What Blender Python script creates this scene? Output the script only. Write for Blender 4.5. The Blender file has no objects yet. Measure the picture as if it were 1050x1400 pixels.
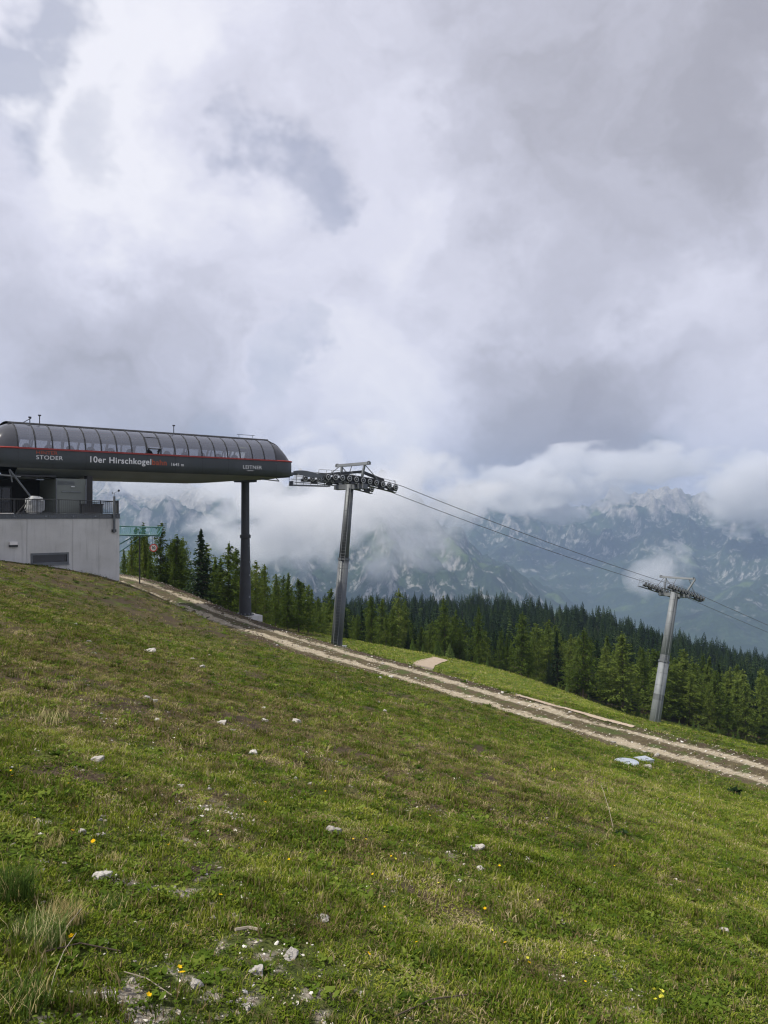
import bpy, bmesh, math, random
import numpy as np
from mathutils import Vector, Matrix, noise as mnoise

scene = bpy.context.scene
R = math.radians
col = scene.collection
random.seed(7); rng = np.random.default_rng(11)

# ------------------------------------------------------------------ camera
F = 1052.0; CX = 525.0; HOR = 703.0          # photo focal length and horizon, photo pixels
cam = bpy.data.cameras.new('camera'); cam_o = bpy.data.objects.new('camera', cam); col.objects.link(cam_o)
cam.sensor_fit = 'HORIZONTAL'; cam.sensor_width = 36.0; cam.lens = 36.0 * F / 1050.0
cam_o.location = (0, 0, 0); cam_o.rotation_euler = (R(90) + math.atan((HOR - 700.0) / F), 0, 0)
cam.clip_start = 0.1; cam.clip_end = 40000
scene.camera = cam_o

# ------------------------------------------------------------------ world, sun, exposure
SUN_EL, SUN_AZ = R(58), R(-108)               # azimuth from +Y towards +X
SUN_DIR = Vector((math.sin(SUN_AZ) * math.cos(SUN_EL), math.cos(SUN_AZ) * math.cos(SUN_EL), math.sin(SUN_EL)))
def pix_dir(px, py):
    return Vector(((px - CX) / F, 1.0, (HOR - py) / F)).normalized()
def build_world():
    w = bpy.data.worlds.new('World'); scene.world = w; w.use_nodes = True
    w.cycles.sampling_method = 'NONE'
    nt = w.node_tree; nt.nodes.clear(); N = nt.nodes.new; L = nt.links.new
    out = N('ShaderNodeOutputWorld'); bg = N('ShaderNodeBackground'); bg.inputs['Strength'].default_value = 0.1
    L(bg.outputs[0], out.inputs[0])
    sky = N('ShaderNodeTexSky'); sky.sky_type = 'NISHITA'; sky.sun_disc = False
    sky.sun_elevation = SUN_EL; sky.sun_rotation = SUN_AZ; sky.altitude = 1600
    tc = N('ShaderNodeTexCoord')
    def math_(op, a, b=None, c=None):
        n = N('ShaderNodeMath'); n.operation = op
        for i, v in enumerate((a, b, c)):
            if v is None: continue
            if isinstance(v, (int, float)): n.inputs[i].default_value = v
            else: L(v, n.inputs[i])
        return n.outputs[0]
    def noise(vec, scale, detail=4, rough=0.5, dist=0.0, lo=None, hi=None):
        n = N('ShaderNodeTexNoise'); n.inputs['Scale'].default_value = scale; n.inputs['Detail'].default_value = detail
        n.inputs['Roughness'].default_value = rough; n.inputs['Distortion'].default_value = dist
        L(vec, n.inputs['Vector']); return n
    gen = tc.outputs['Generated']
    # stretch the cloud noise: clouds are layers, flattened in height
    mp = N('ShaderNodeMapping'); mp.inputs['Scale'].default_value = (1.0, 1.0, 1.25); L(gen, mp.inputs['Vector'])
    vec = mp.outputs[0]
    warp = noise(vec, 4.2, 5, 0.58)
    sub = N('ShaderNodeVectorMath'); sub.operation = 'SUBTRACT'; L(warp.outputs['Color'], sub.inputs[0]); sub.inputs[1].default_value = (.5, .5, .5)
    sc_ = N('ShaderNodeVectorMath'); sc_.operation = 'SCALE'; L(sub.outputs[0], sc_.inputs[0]); sc_.inputs['Scale'].default_value = 0.42
    ad = N('ShaderNodeVectorMath'); ad.operation = 'ADD'; L(gen, ad.inputs[0]); L(sc_.outputs[0], ad.inputs[1])
    nrm = N('ShaderNodeVectorMath'); nrm.operation = 'NORMALIZE'; L(ad.outputs[0], nrm.inputs[0])
    wdir = nrm.outputs[0]
    def blob(px, py, rpx, vec_=None):
        """soft round region of the cloud deck round one direction of the world"""
        d = N('ShaderNodeVectorMath'); d.operation = 'DOT_PRODUCT'; L(vec_ or wdir, d.inputs[0]); d.inputs[1].default_value = pix_dir(px, py)
        m = N('ShaderNodeMapRange'); m.interpolation_type = 'SMOOTHSTEP'
        m.inputs['From Min'].default_value = math.cos(rpx / F); m.inputs['From Max'].default_value = 1.0
        L(d.outputs['Value'], m.inputs['Value']); return m.outputs[0]
    n1 = noise(wdir, 2.3, 4, 0.5, 0.15).outputs['Fac']
    n2 = noise(wdir, 5.0, 6, 0.6, 0.3).outputs['Fac']
    b = math_('MULTIPLY_ADD', n1, 0.75, 0.25)
    b = math_('ADD', b, math_('MULTIPLY_ADD', n2, 0.50, -0.25))
    for px, py, r, a in BLOBS:
        b = math_('MULTIPLY_ADD', blob(px, py, r), a, b)
    ramp = N('ShaderNodeValToRGB'); cr = ramp.color_ramp
    cr.elements[0].position = 0.16; cr.elements[0].color = (.34, .335, .39, 1)
    cr.elements[1].position = .98; cr.elements[1].color = (.90, .90, .97, 1)
    for p, c in ((.38, (.43, .43, .495, 1)), (.56, (.585, .59, .69, 1)), (.76, (.75, .755, .87, 1))):
        e = cr.elements.new(p); e.color = c
    L(b, ramp.inputs[0])
    # thin places where the blue shows
    hole = None
    for px, py, r, a in HOLES:
        h = math_('MULTIPLY', blob(px, py, r), a)
        hole = h if hole is None else math_('ADD', hole, h)
    n3 = noise(vec, 7.0, 4, 0.6).outputs['Fac']
    hole = math_('MULTIPLY', hole, math_('MULTIPLY_ADD', n3, 1.8, -.28))
    clampn = N('ShaderNodeClamp'); L(hole, clampn.inputs[0]); clampn.inputs['Max'].default_value = 0.6
    sc10 = N('ShaderNodeVectorMath'); sc10.operation = 'SCALE'; sc10.inputs['Scale'].default_value = 9.2
    L(ramp.outputs[0], sc10.inputs[0])
    bl = N('ShaderNodeVectorMath'); bl.operation = 'MULTIPLY_ADD'; L(sky.outputs[0], bl.inputs[0]); bl.inputs[1].default_value = (.34, .34, .34); bl.inputs[2].default_value = (2.5, 2.6, 3.3)
    mix = N('ShaderNodeMix'); mix.data_type = 'RGBA'; L(clampn.outputs[0], mix.inputs['Factor'])
    L(sc10.outputs[0], mix.inputs[6]); L(bl.outputs[0], mix.inputs[7])
    L(mix.outputs[2], bg.inputs['Color'])
BLOBS = [(130, 60, 300, .22), (330, 330, 300, .12), (110, 410, 130, -.10), (220, 500, 200, -.14), (400, 90, 140, -.05), (350, 230, 130, -.05), (120, 330, 240, .06), (640, 420, 200, .10), (560, 260, 150, .05),
         (900, 330, 190, .10), (930, 500, 130, .10), (480, 560, 150, .20), (60, 560, 160, -.05), (200, 480, 160, -.06), (620, 380, 120, .08),
         (820, 150, 300, -.24), (660, 570, 170, -.15), (780, 590, 230, -.18), (920, 590, 180, -.16), (1000, 250, 200, -.10), (1020, 640, 140, .20), (560, 640, 160, .10),
         (330, 190, 90, -.10), (80, 420, 120, -.04)]
HOLES = [(185, 215, 55, .4), (0, 105, 95, 1.1), (390, 250, 75, 1.0), (430, 505, 50, .6), (310, 590, 80, .5), (900, 658, 80, .5)]
build_world()
sun = bpy.data.lights.new('sun', 'SUN'); sun.energy = 5.0; sun.angle = R(1.2); sun.color = (1.0, .94, .83)
sun_o = bpy.data.objects.new('sun', sun); col.objects.link(sun_o)
sun_o.rotation_euler = (-SUN_DIR).to_track_quat('-Z', 'Y').to_euler(); sun_o.location = (0, 0, 300)
vs = scene.view_settings
vs.view_transform = 'Standard'; vs.look = 'None'; vs.exposure = 0.15; vs.gamma = 1.0; vs.use_curve_mapping = False
scene.render.engine = 'CYCLES'
cy = scene.cycles
cy.max_bounces = 6; cy.diffuse_bounces = 2; cy.glossy_bounces = 2; cy.transmission_bounces = 4; cy.transparent_max_bounces = 16; cy.volume_bounces = 4
cy.volume_step_rate = 1.0; cy.volume_max_steps = 256
cy.use_adaptive_sampling = True; cy.adaptive_threshold = .015
cy.use_denoising = True; cy.denoising_prefilter = 'ACCURATE'; cy.denoiser = 'OPENIMAGEDENOISE'; cy.caustics_reflective = False; cy.caustics_refractive = False
cy.sample_clamp_indirect = 6.0; cy.filter_width = 1.2

# ------------------------------------------------------------------ numpy noise
def _perm(seed):
    p = np.random.default_rng(seed).permutation(256); return np.concatenate([p, p])
_PT = {}
def perlin(x, y, seed=0):
    x = np.asarray(x, float); y = np.asarray(y, float)
    if seed not in _PT: _PT[seed] = _perm(seed)
    p = _PT[seed]
    xi = np.floor(x).astype(int); yi = np.floor(y).astype(int); xf = x - xi; yf = y - yi
    u = xf * xf * xf * (xf * (xf * 6 - 15) + 10); v = yf * yf * yf * (yf * (yf * 6 - 15) + 10)
    def g(ix, iy, dx, dy):
        h = p[(p[ix & 255] + iy) & 255] * (2 * np.pi / 256.0)
        return np.cos(h) * dx + np.sin(h) * dy
    a = g(xi, yi, xf, yf); b = g(xi + 1, yi, xf - 1, yf); c = g(xi, yi + 1, xf, yf - 1); d = g(xi + 1, yi + 1, xf - 1, yf - 1)
    return (a + u * (b - a)) * (1 - v) + (c + u * (d - c)) * v
def fbm(x, y, sc, octv=4, seed=0, gain=.5):
    x = np.asarray(x, float); y = np.asarray(y, float)
    t = np.zeros_like(np.asarray(x, float) + np.asarray(y, float)); a = 1.0
    for i in range(octv):
        t = t + a * perlin(x / sc + 17.3 * i, y / sc - 9.1 * i, seed + i); sc *= .5; a *= gain
    return t
def ridged(x, y, sc, octv=5, seed=0, gain=.55):
    t = 0.0; a = 1.0; w = 1.0
    for i in range(octv):
        n = 1 - np.abs(perlin(x / sc + 5.7 * i, y / sc + 3.3 * i, seed + i)) * 1.8
        n = np.clip(n, 0, 1) ** 2 * w; t = t + a * n; w = np.clip(n * 1.6, 0, 1); sc *= .5; a *= gain
    return t
def sstep(a, b, x):
    t = np.clip((np.asarray(x, float) - a) / (b - a), 0, 1); return t * t * (3 - 2 * t)

# ------------------------------------------------------------------ the lie of the land
def P(px, py, Y):            # a photo pixel at a known distance -> a point
    return ((px - CX) / F * Y, Y, (HOR - py) / F * Y)
CTRL = [(0, 0, -1.65), (-3, 3, -1.45), (3, 3, -3.05), (0, 8, -3.15), (6, 8, -4.9), (-6, 8, -1.9), (0, 16, -4.65), (-8, 16, -2.45), (8, 16, -6.8),
        (0, -15, .9), (-20, -15, 6), (20, -15, -5), (-25, 15, 3.2), (-40, 5, 9), (-45, 40, 4), (30, 8, -10.5), (45, 0, -13), (40, 25, -16.5),
        (0, 30, -7.25), (-10, 30, -4.6), (-12, 42, -6.3), (0, 42, -9.2),
        P(0, 766, 53.0), P(60, 774, 55), P(110, 783, 57), P(163, 796, 58.4), (-38, 60, -2.2), (-33, 80, -4), (-60, 75, -3),
        P(855, 1043, 33), P(700, 1000, 34), P(990, 1085, 32), P(1050, 1072, 38), P(855, 1022, 43), P(700, 975, 46.5), P(600, 946, 50), P(525, 925, 54), P(460, 908, 57.5), P(335, 868, 61), P(250, 830, 63),
        (45, 42, -22), (60, 70, -33), (75, 110, -44), P(1050, 1046, 47), (32, 58, -18.6),
        P(318, 842, 70.5), P(352, 850, 71.5), P(460, 884, 77.5), P(893, 997, 113.5), P(272, 838, 80), P(220, 815, 84), P(180, 800, 88), P(120, 790, 95),
        P(420, 864, 105), P(480, 876, 112), P(560, 890, 118), P(640, 906, 121), P(700, 921, 125), P(800, 956, 128), P(900, 986, 130), P(1000, 1010, 132), P(1050, 1021, 133), P(1200, 1062, 135),
        P(700, 944, 75), P(800, 972, 80), P(620, 925, 80), P(560, 905, 85), P(1000, 1024, 85),
        P(335, 868, 130), P(420, 900, 170), P(560, 905, 190), P(700, 915, 200), P(850, 945, 205), P(1050, 990, 210), P(200, 850, 170),
        P(430, 885, 270), P(560, 866, 330), P(620, 852, 370), P(700, 846, 400), P(800, 856, 405), P(900, 884, 405), P(1000, 908, 410), P(1050, 922, 410), P(1200, 965, 420), P(300, 900, 270), P(100, 890, 270),
        (-110, 60, 0), (-140, 160, -30), (-160, 0, 25), (130, 0, -38), (160, 120, -68), (200, 250, -85)]
CTRL = np.array(CTRL)
def tps_fit(pts, lam=0.02):
    n = len(pts); d = np.linalg.norm(pts[:, None, :2] - pts[None, :, :2], axis=2) / 50.0
    K = np.where(d > 0, d * d * np.log(d + 1e-12), 0) + lam * np.eye(n) * .05
    Pm = np.c_[np.ones(n), pts[:, :2] / 50.0]
    A = np.zeros((n + 3, n + 3)); A[:n, :n] = K; A[:n, n:] = Pm; A[n:, :n] = Pm.T
    return np.linalg.solve(A, np.r_[pts[:, 2], 0, 0, 0])
TW = tps_fit(CTRL)
def tps(x, y):
    x = np.asarray(x, float); y = np.asarray(y, float); out = TW[-3] + TW[-2] * x / 50 + TW[-1] * y / 50
    for (cx, cy_, _), w in zip(CTRL, TW[:-3]):
        d2 = ((x - cx) ** 2 + (y - cy_) ** 2) / 2500.0
        out = out + w * .5 * d2 * np.log(d2 + 1e-18)
    return out
# dirt road: centre line from right of the frame past the towers and up behind the building
ROAD = np.array([(44, 26, -18.5), P(1180, 1100, 36), P(1050, 1057, 41.0), P(950, 1030, 43.5), P(855, 1008, 46.5), P(700, 964, 51), P(600, 934, 55), P(525, 912, 59), P(460, 895, 61.5), P(400, 876, 63.5), P(335, 856, 65), P(270, 833, 66.5), P(225, 812, 69), P(185, 796, 73), P(140, 786, 79), P(60, 780, 88)])
def polyline_dense(p, step=.4):
    seg = np.linalg.norm(np.diff(p[:, :2], axis=0), axis=1); s = np.r_[0, np.cumsum(seg)]
    q = np.arange(0, s[-1], step)
    out = np.stack([np.interp(q, s, p[:, k]) for k in range(3)], 1)
    for _ in range(3):                       # smooth corners
        k = np.ones(15) / 15; pad = np.pad(out, ((7, 7), (0, 0)), mode='edge')
        sm = np.stack([np.convolve(pad[:, j], k, 'valid') for j in range(3)], 1); out = sm
    return out
RD = polyline_dense(ROAD)
def road_dist(x, y):
    x = np.asarray(x, float).ravel(); y = np.asarray(y, float).ravel(); best = np.full(x.shape, 1e9); idx = np.zeros(x.shape, int)
    near = (y > 10) & (y < 120) & (x > -70) & (x < 70)
    ii = np.where(near)[0]
    for c in range(0, len(ii), 20000):
        k = ii[c:c + 20000]
        d = (x[k, None] - RD[None, :, 0]) ** 2 + (y[k, None] - RD[None, :, 1]) ** 2
        j = d.argmin(1); best[k] = np.sqrt(d[np.arange(len(k)), j]); idx[k] = j
    return best, idx
def ground_z(x, y, bumps=True):
    x = np.asarray(x, float); y = np.asarray(y, float); shp = x.shape
    z = tps(x, y)
    r = np.hypot(x, y)
    if bumps:
        near = 1 - sstep(45, 90, r)
        z = z + near * (fbm(x, y, 9.0, 3, 3) * .16 * sstep(3, 14, r) + fbm(x, y, 1.7, 3, 5) * .085 + fbm(x, y, .45, 2, 8) * .034)
        z = z + fbm(x, y, 45, 4, 21) * 3.0 * sstep(140, 260, y)
    d, j = road_dist(x, y); d = d.reshape(shp); j = j.reshape(shp)
    w = 1 - sstep(2.3, 5.0, d)
    z = z * (1 - w) + (RD[j, 2] - .05) * w
    # beyond the wooded ridge the land falls to the valley
    z = z - 520 * sstep(430, 900, y) - 250 * sstep(150, 420, -x)
    return z
def gz(x, y): return float(ground_z(np.array([x]), np.array([y]))[0])
def ray_ground(px, py, y0=1.5, y1=140):
    """where the sight line through a photo pixel meets the ground"""
    Y = np.concatenate([np.arange(y0, 12, .05), np.arange(12, y1, .2)]); u = (px - CX) / F; v = (HOR - py) / F
    h = ground_z(u * Y, Y) - v * Y
    k = np.where(h >= 0)[0]; k = k[0] if len(k) else int(np.argmax(h))
    return float(u * Y[k]), float(Y[k]), gz(u * Y[k], Y[k])
# ------------------------------------------------------------------ helpers
def link(o): col.objects.link(o); return o
def tag(o, label=None, cat=None, group=None, kind=None):
    if label: o['label'] = label
    if cat: o['category'] = cat
    if group: o['group'] = group
    if kind: o['kind'] = kind
    return o
def empty(name, loc=(0, 0, 0), label=None, cat=None, group=None, rot=None):
    o = bpy.data.objects.new(name, None); o.empty_display_size = .3; link(o)
    if rot is not None: o.matrix_world = Matrix.Translation(loc) @ rot.to_4x4()
    else: o.location = loc
    return tag(o, label, cat, group)
def mesh_obj(name, verts, faces, mat, parent=None, smooth=False, mats=None, midx=None):
    me = bpy.data.meshes.new(name); me.from_pydata([tuple(v) for v in verts], [], [tuple(f) for f in faces])
    for m in (mats or [mat]): me.materials.append(m)
    if midx is not None: me.polygons.foreach_set('material_index', np.asarray(midx, np.int32))
    if smooth: me.polygons.foreach_set('use_smooth', [True] * len(me.polygons))
    me.update()
    o = bpy.data.objects.new(name, me); link(o)
    if parent is not None: o.parent = parent
    return o
def np_mesh(name, V, Fq, mat, smooth=True):
    """big mesh from numpy arrays; Fq is (n,3) or (n,4)"""
    me = bpy.data.meshes.new(name); V = np.asarray(V, np.float32); Fq = np.asarray(Fq, np.int32); k = Fq.shape[1]
    me.vertices.add(len(V)); me.vertices.foreach_set('co', V.ravel())
    me.loops.add(Fq.size); me.loops.foreach_set('vertex_index', Fq.ravel())
    me.polygons.add(len(Fq)); me.polygons.foreach_set('loop_start', np.arange(0, Fq.size, k, dtype=np.int32))
    me.polygons.foreach_set('loop_total', np.full(len(Fq), k, np.int32))
    me.update(calc_edges=True); me.validate()
    if smooth: me.polygons.foreach_set('use_smooth', np.ones(len(Fq), bool))
    if mat: me.materials.append(mat)
    return me
def attr(me, name, vals):
    a = me.attributes.new(name, 'FLOAT', 'POINT'); a.data.foreach_set('value', np.asarray(vals, np.float32).ravel())
class MB:
    """collects simple solids into one mesh"""
    def __init__(s): s.v = []; s.f = []; s.m = []; s.cur = 0
    def mat(s, i): s.cur = i; return s
    def add(s, v, f):
        o = len(s.v); s.v += [Vector(x) for x in v]; s.f += [[i + o for i in q] for q in f]; s.m += [s.cur] * len(f); return s
    def box(s, lo, hi, M=None):
        (a, b, c), (d, e, f) = lo, hi
        v = [Vector(p) for p in ((a, b, c), (d, b, c), (d, e, c), (a, e, c), (a, b, f), (d, b, f), (d, e, f), (a, e, f))]
        if M: v = [M @ p for p in v]
        return s.add(v, [(3, 2, 1, 0), (4, 5, 6, 7), (0, 1, 5, 4), (1, 2, 6, 5), (2, 3, 7, 6), (3, 0, 4, 7)])
    def tube(s, p0, p1, r0, r1=None, n=8, cap=True):
        p0 = Vector(p0); p1 = Vector(p1); r1 = r0 if r1 is None else r1; d = (p1 - p0).normalized()
        a = d.orthogonal().normalized(); b = d.cross(a)
        v = []
        for p, r in ((p0, r0), (p1, r1)):
            for k in range(n):
                t = 2 * math.pi * k / n; v.append(p + (a * math.cos(t) + b * math.sin(t)) * r)
        f = [(k, (k + 1) % n, n + (k + 1) % n, n + k) for k in range(n)]
        if cap: f += [tuple(reversed(range(n))), tuple(range(n, 2 * n))]
        return s.add(v, f)
    def beam(s, p0, p1, w, h, up=(0, 0, 1)):
        p0 = Vector(p0); p1 = Vector(p1); d = (p1 - p0).normalized(); y = Vector(up).cross(d)
        y = y.normalized() if y.length > 1e-5 else d.orthogonal().normalized(); z = d.cross(y)
        v = []
        for p in (p0, p1):
            for sy, sz in ((-1, -1), (1, -1), (1, 1), (-1, 1)): v.append(p + y * sy * w / 2 + z * sz * h / 2)
        return s.add(v, [(3, 2, 1, 0), (4, 5, 6, 7), (0, 1, 5, 4), (1, 2, 6, 5), (2, 3, 7, 6), (3, 0, 4, 7)])
    def path(s, pts, r, n=6):
        for a, b in zip(pts[:-1], pts[1:]): s.tube(a, b, r, n=n)
        return s
    def lathe(s, prof, n=16, c=(0, 0, 0), axis='z'):
        v = []
        for r, h in prof:
            for k in range(n):
                t = 2 * math.pi * k / n; x, y = r * math.cos(t), r * math.sin(t)
                v.append(Vector(c) + (Vector((x, y, h)) if axis == 'z' else Vector((x, h, y))))
        f = []
        for j in range(len(prof) - 1):
            for k in range(n):
                q = (j * n + k, j * n + (k + 1) % n, (j + 1) * n + (k + 1) % n, (j + 1) * n + k)
                f.append(q if axis == 'z' else tuple(reversed(q)))
        return s.add(v, f)
    def build(s, name, mats, parent=None, smooth=False):
        mats = mats if isinstance(mats, (list, tuple)) else [mats]
        return mesh_obj(name, s.v, s.f, None, parent, smooth, mats, s.m)
def part(name, mat, parent, fn, smooth=False):
    m = MB(); fn(m); return m.build(name, mat, parent, smooth)
def sub(o, name, data, parent):
    c = bpy.data.objects.new(name, data); link(c); c.parent = parent; return c

# ------------------------------------------------------------------ materials
class NT:
    def __init__(s, name):
        s.m = bpy.data.materials.new(name); s.m.use_nodes = True; s.t = s.m.node_tree; s.b = s.t.nodes['Principled BSDF']; s.out = s.t.nodes['Material Output']
    def n(s, t, **kw):
        x = s.t.nodes.new(t)
        for k, v in kw.items(): setattr(x, k, v)
        return x
    def l(s, a, b): s.t.links.new(a, b)
    def val(s, sock, v):
        if isinstance(v, bpy.types.NodeSocket): s.l(v, sock)
        else: sock.default_value = v
    def math(s, op, a, b=None, c=None, clamp=False):
        x = s.n('ShaderNodeMath', operation=op, use_clamp=clamp)
        for i, v in enumerate((a, b, c)):
            if v is not None: s.val(x.inputs[i], v)
        return x.outputs[0]
    def noise(s, vec, scale, detail=4, rough=.55, dist=0):
        x = s.n('ShaderNodeTexNoise'); x.inputs['Scale'].default_value = scale; x.inputs['Detail'].default_value = detail
        x.inputs['Roughness'].default_value = rough; x.inputs['Distortion'].default_value = dist
        if vec is not None: s.l(vec, x.inputs['Vector'])
        return x.outputs['Fac']
    def mix(s, f, a, b):
        x = s.n('ShaderNodeMix', data_type='RGBA'); s.val(x.inputs[0], f)
        for i, v in ((6, a), (7, b)): s.val(x.inputs[i], v if isinstance(v, bpy.types.NodeSocket) else (*v, 1) if len(v) == 3 else v)
        return x.outputs[2]
    def ramp(s, f, stops):
        x = s.n('ShaderNodeValToRGB'); e = x.color_ramp.elements
        while len(e) < len(stops): e.new(.5)
        for q, (p, c) in zip(e, stops): q.position = p; q.color = (*c, 1) if len(c) == 3 else c
        s.l(f, x.inputs[0]); return x.outputs[0]
    def maprange(s, v, a, b, c=0, d=1, smooth=True):
        x = s.n('ShaderNodeMapRange'); x.interpolation_type = 'SMOOTHSTEP' if smooth else 'LINEAR'
        s.val(x.inputs[0], v)
        for i, q in enumerate((a, b, c, d)): x.inputs[i + 1].default_value = q
        return x.outputs[0]
    def attr(s, name, typ='GEOMETRY'):
        x = s.n('ShaderNodeAttribute', attribute_name=name); x.attribute_type = typ; return x.outputs['Fac']
    def pos(s): return s.n('ShaderNodeNewGeometry').outputs['Position']
    def objc(s): return s.n('ShaderNodeTexCoord').outputs['Object']
    def bump(s, h, strength, dist):
        x = s.n('ShaderNodeBump'); x.inputs['Strength'].default_value = strength; x.inputs['Distance'].default_value = dist; s.l(h, x.inputs['Height']); s.l(x.outputs[0], s.b.inputs['Normal'])
    def base(s, c, rough=.8, metal=0, spec=.3):
        s.val(s.b.inputs['Base Color'], (*c, 1) if isinstance(c, tuple) and len(c) == 3 else c)
        s.val(s.b.inputs['Roughness'], rough); s.b.inputs['Metallic'].default_value = metal; s.b.inputs['Specular IOR Level'].default_value = spec
        return s.m
def plain(name, c, rough=.6, metal=0, var=.25, scale=1.5, spec=.4):
    """paint or metal with uneven weathering"""
    t = NT(name); p = t.objc(); n = t.noise(p, scale, 5, .6); n2 = t.noise(p, scale * 9, 4, .6)
    f = t.math('ADD', t.math('MULTIPLY', n, .7), t.math('MULTIPLY', n2, .3))
    cc = t.ramp(f, [(.25, tuple(x * (1 - var) for x in c)), (.5, c), (.78, tuple(min(1, x * (1 + var * .8) + .01) for x in c))])
    return t.base(cc, t.math('MULTIPLY_ADD', n2, .25, rough - .12), metal, spec)
M = {}
M['hull'] = plain('hull_paint', (.042, .049, .052), .45, 0, .2, .6)
M['hull_under'] = plain('hull_underside', (.17, .18, .165), .5, 0, .2, .6)
M['red'] = plain('red_stripe', (.30, .035, .028), .5, 0, .3, 1)
M['black'] = plain('black_steel', (.022, .023, .025), .5, 0, .35, 1.2)
M['column'] = plain('column_paint', (.032, .034, .038), .55, 0, .3, .9)
M['galv'] = plain('galvanised_steel', (.175, .19, .205), .62, .12, .22, 1.1)
M['galv_dark'] = plain('weathered_steel', (.12, .13, .14), .55, .3, .35, .8)
M['rim'] = plain('sheave_rim', (.42, .43, .43), .45, .2, .2, 3)
M['rubber'] = plain('rubber', (.02, .02, .021), .8, 0, .3, 3)
M['white_text'] = plain('white_lettering', (.75, .75, .75), .5, 0, .06, 1)
M['orange_text'] = plain('orange_lettering', (.45, .085, .03), .5, 0, .12, 1)
M['cabin'] = plain('cabin_panel', (.15, .165, .15), .6, 0, .15, .5)
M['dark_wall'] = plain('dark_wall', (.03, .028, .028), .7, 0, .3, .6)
M['tarp'] = plain('grey_tarpaulin', (.25, .26, .27), .6, 0, .35, 2.5)
M['teal'] = plain('teal_paint', (.018, .10, .10), .5, 0, .3, 1.2)
M['sign'] = plain('sign_white', (.7, .68, .66), .5, 0, .1, 3)
M['sign_red'] = plain('sign_red', (.45, .05, .04), .5, 0, .1, 3)
M['lid'] = plain('galvanised_lid', (.50, .55, .60), .35, .55, .22, 2.5)
M['rope'] = plain('steel_rope', (.07, .072, .075), .55, .3, .2, 2)
M['bark'] = plain('bark', (.085, .062, .045), .9, 0, .45, 2.5)
M['stick'] = plain('dead_wood', (.30, .26, .20), .9, 0, .35, 8)
def concrete():
    t = NT('concrete'); p = t.objc()
    mp = t.n('ShaderNodeMapping'); mp.inputs['Scale'].default_value = (1.6, 1.6, .13); t.l(p, mp.inputs[0])
    n = t.noise(p, .5, 6, .6); st = t.noise(mp.outputs[0], 2.2, 5, .62); fine = t.noise(p, 14, 4, .6)
    c = t.ramp(n, [(.3, (.44, .435, .42)), (.55, (.53, .525, .51)), (.75, (.59, .585, .57))])
    c = t.mix(t.math('MULTIPLY', t.maprange(st, .50, .74), .38), c, (.22, .22, .21))
    c = t.mix(t.math('MULTIPLY', t.maprange(fine, .5, .8), .22), c, (.28, .28, .27))
    t.bump(fine, .25, .02)
    return t.base(c, .85, 0, .25)
M['concrete'] = concrete()
def glass():
    t = NT('tinted_glass'); n = t.t.nodes; b = t.b
    tr = t.n('ShaderNodeBsdfTransparent'); tr.inputs[0].default_value = (.70, .71, .74, 1)
    gl = t.n('ShaderNodeBsdfGlossy'); gl.inputs['Roughness'].default_value = .04; gl.inputs[0].default_value = (.85, .87, .92, 1)
    fr = t.n('ShaderNodeFresnel'); fr.inputs[0].default_value = 1.5
    mx = t.n('ShaderNodeMixShader'); t.l(t.math('MULTIPLY_ADD', fr.outputs[0], .9, .10, True), mx.inputs[0]); t.l(gl.outputs[0], mx.inputs[2])
    df = t.n('ShaderNodeBsdfDiffuse'); df.inputs[0].default_value = (.21, .225, .275, 1); m2 = t.n('ShaderNodeMixShader'); m2.inputs[0].default_value = .30; t.l(tr.outputs[0], m2.inputs[1]); t.l(df.outputs[0], m2.inputs[2]); t.l(m2.outputs[0], mx.inputs[1])
    t.l(mx.outputs[0], t.out.inputs[0]); return t.m
M['glass'] = glass()
M['end_glass'] = NT('dark_end_glass').base((.05, .052, .06), .12, 0, .5)
M['dark_glass'] = NT('dark_window_glass').base((.012, .014, .016), .08, 0, .5)
def netting():
    t = NT('teal_netting'); p = t.objc(); mp = t.n('ShaderNodeMapping'); mp.inputs['Scale'].default_value = (9, 9, 9); t.l(p, mp.inputs[0])
    ck = t.n('ShaderNodeTexChecker'); ck.inputs['Scale'].default_value = 1.0; t.l(mp.outputs[0], ck.inputs[0])
    tr = t.n('ShaderNodeBsdfTransparent'); mx = t.n('ShaderNodeMixShader'); t.l(t.math('MULTIPLY_ADD', ck.outputs['Fac'], .25, .10), mx.inputs[0]); t.l(tr.outputs[0], mx.inputs[1]); t.l(t.b.outputs[0], mx.inputs[2])
    t.l(mx.outputs[0], t.out.inputs[0]); t.base((.02, .13, .125), .7); return t.m
M['net'] = netting()
def stone_mat():
    t = NT('limestone'); p = t.objc(); oi = t.n('ShaderNodeObjectInfo').outputs['Random']
    n = t.noise(p, 9, 6, .65); f = t.math('MULTIPLY_ADD', oi, .3, t.math('MULTIPLY', n, .75))
    c = t.ramp(f, [(.25, (.17, .155, .135)), (.5, (.35, .33, .30)), (.85, (.54, .52, .49))])
    t.bump(n, .6, .02); return t.base(c, .9, 0, .2)
M['stone'] = stone_mat()
def pebble_mat():
    t = NT('pebbles'); r = t.n('ShaderNodeObjectInfo').outputs['Random']; p = t.pos(); n = t.noise(p, 30, 3)
    c = t.ramp(t.math('MULTIPLY_ADD', n, .3, t.math('MULTIPLY', r, .85)), [(.1, (.10, .085, .065)), (.38, (.29, .255, .205)), (.7, (.46, .425, .365)), (1, (.66, .64, .59))])
    return t.base(c, .9, 0, .2)
M['pebble'] = pebble_mat()
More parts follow.
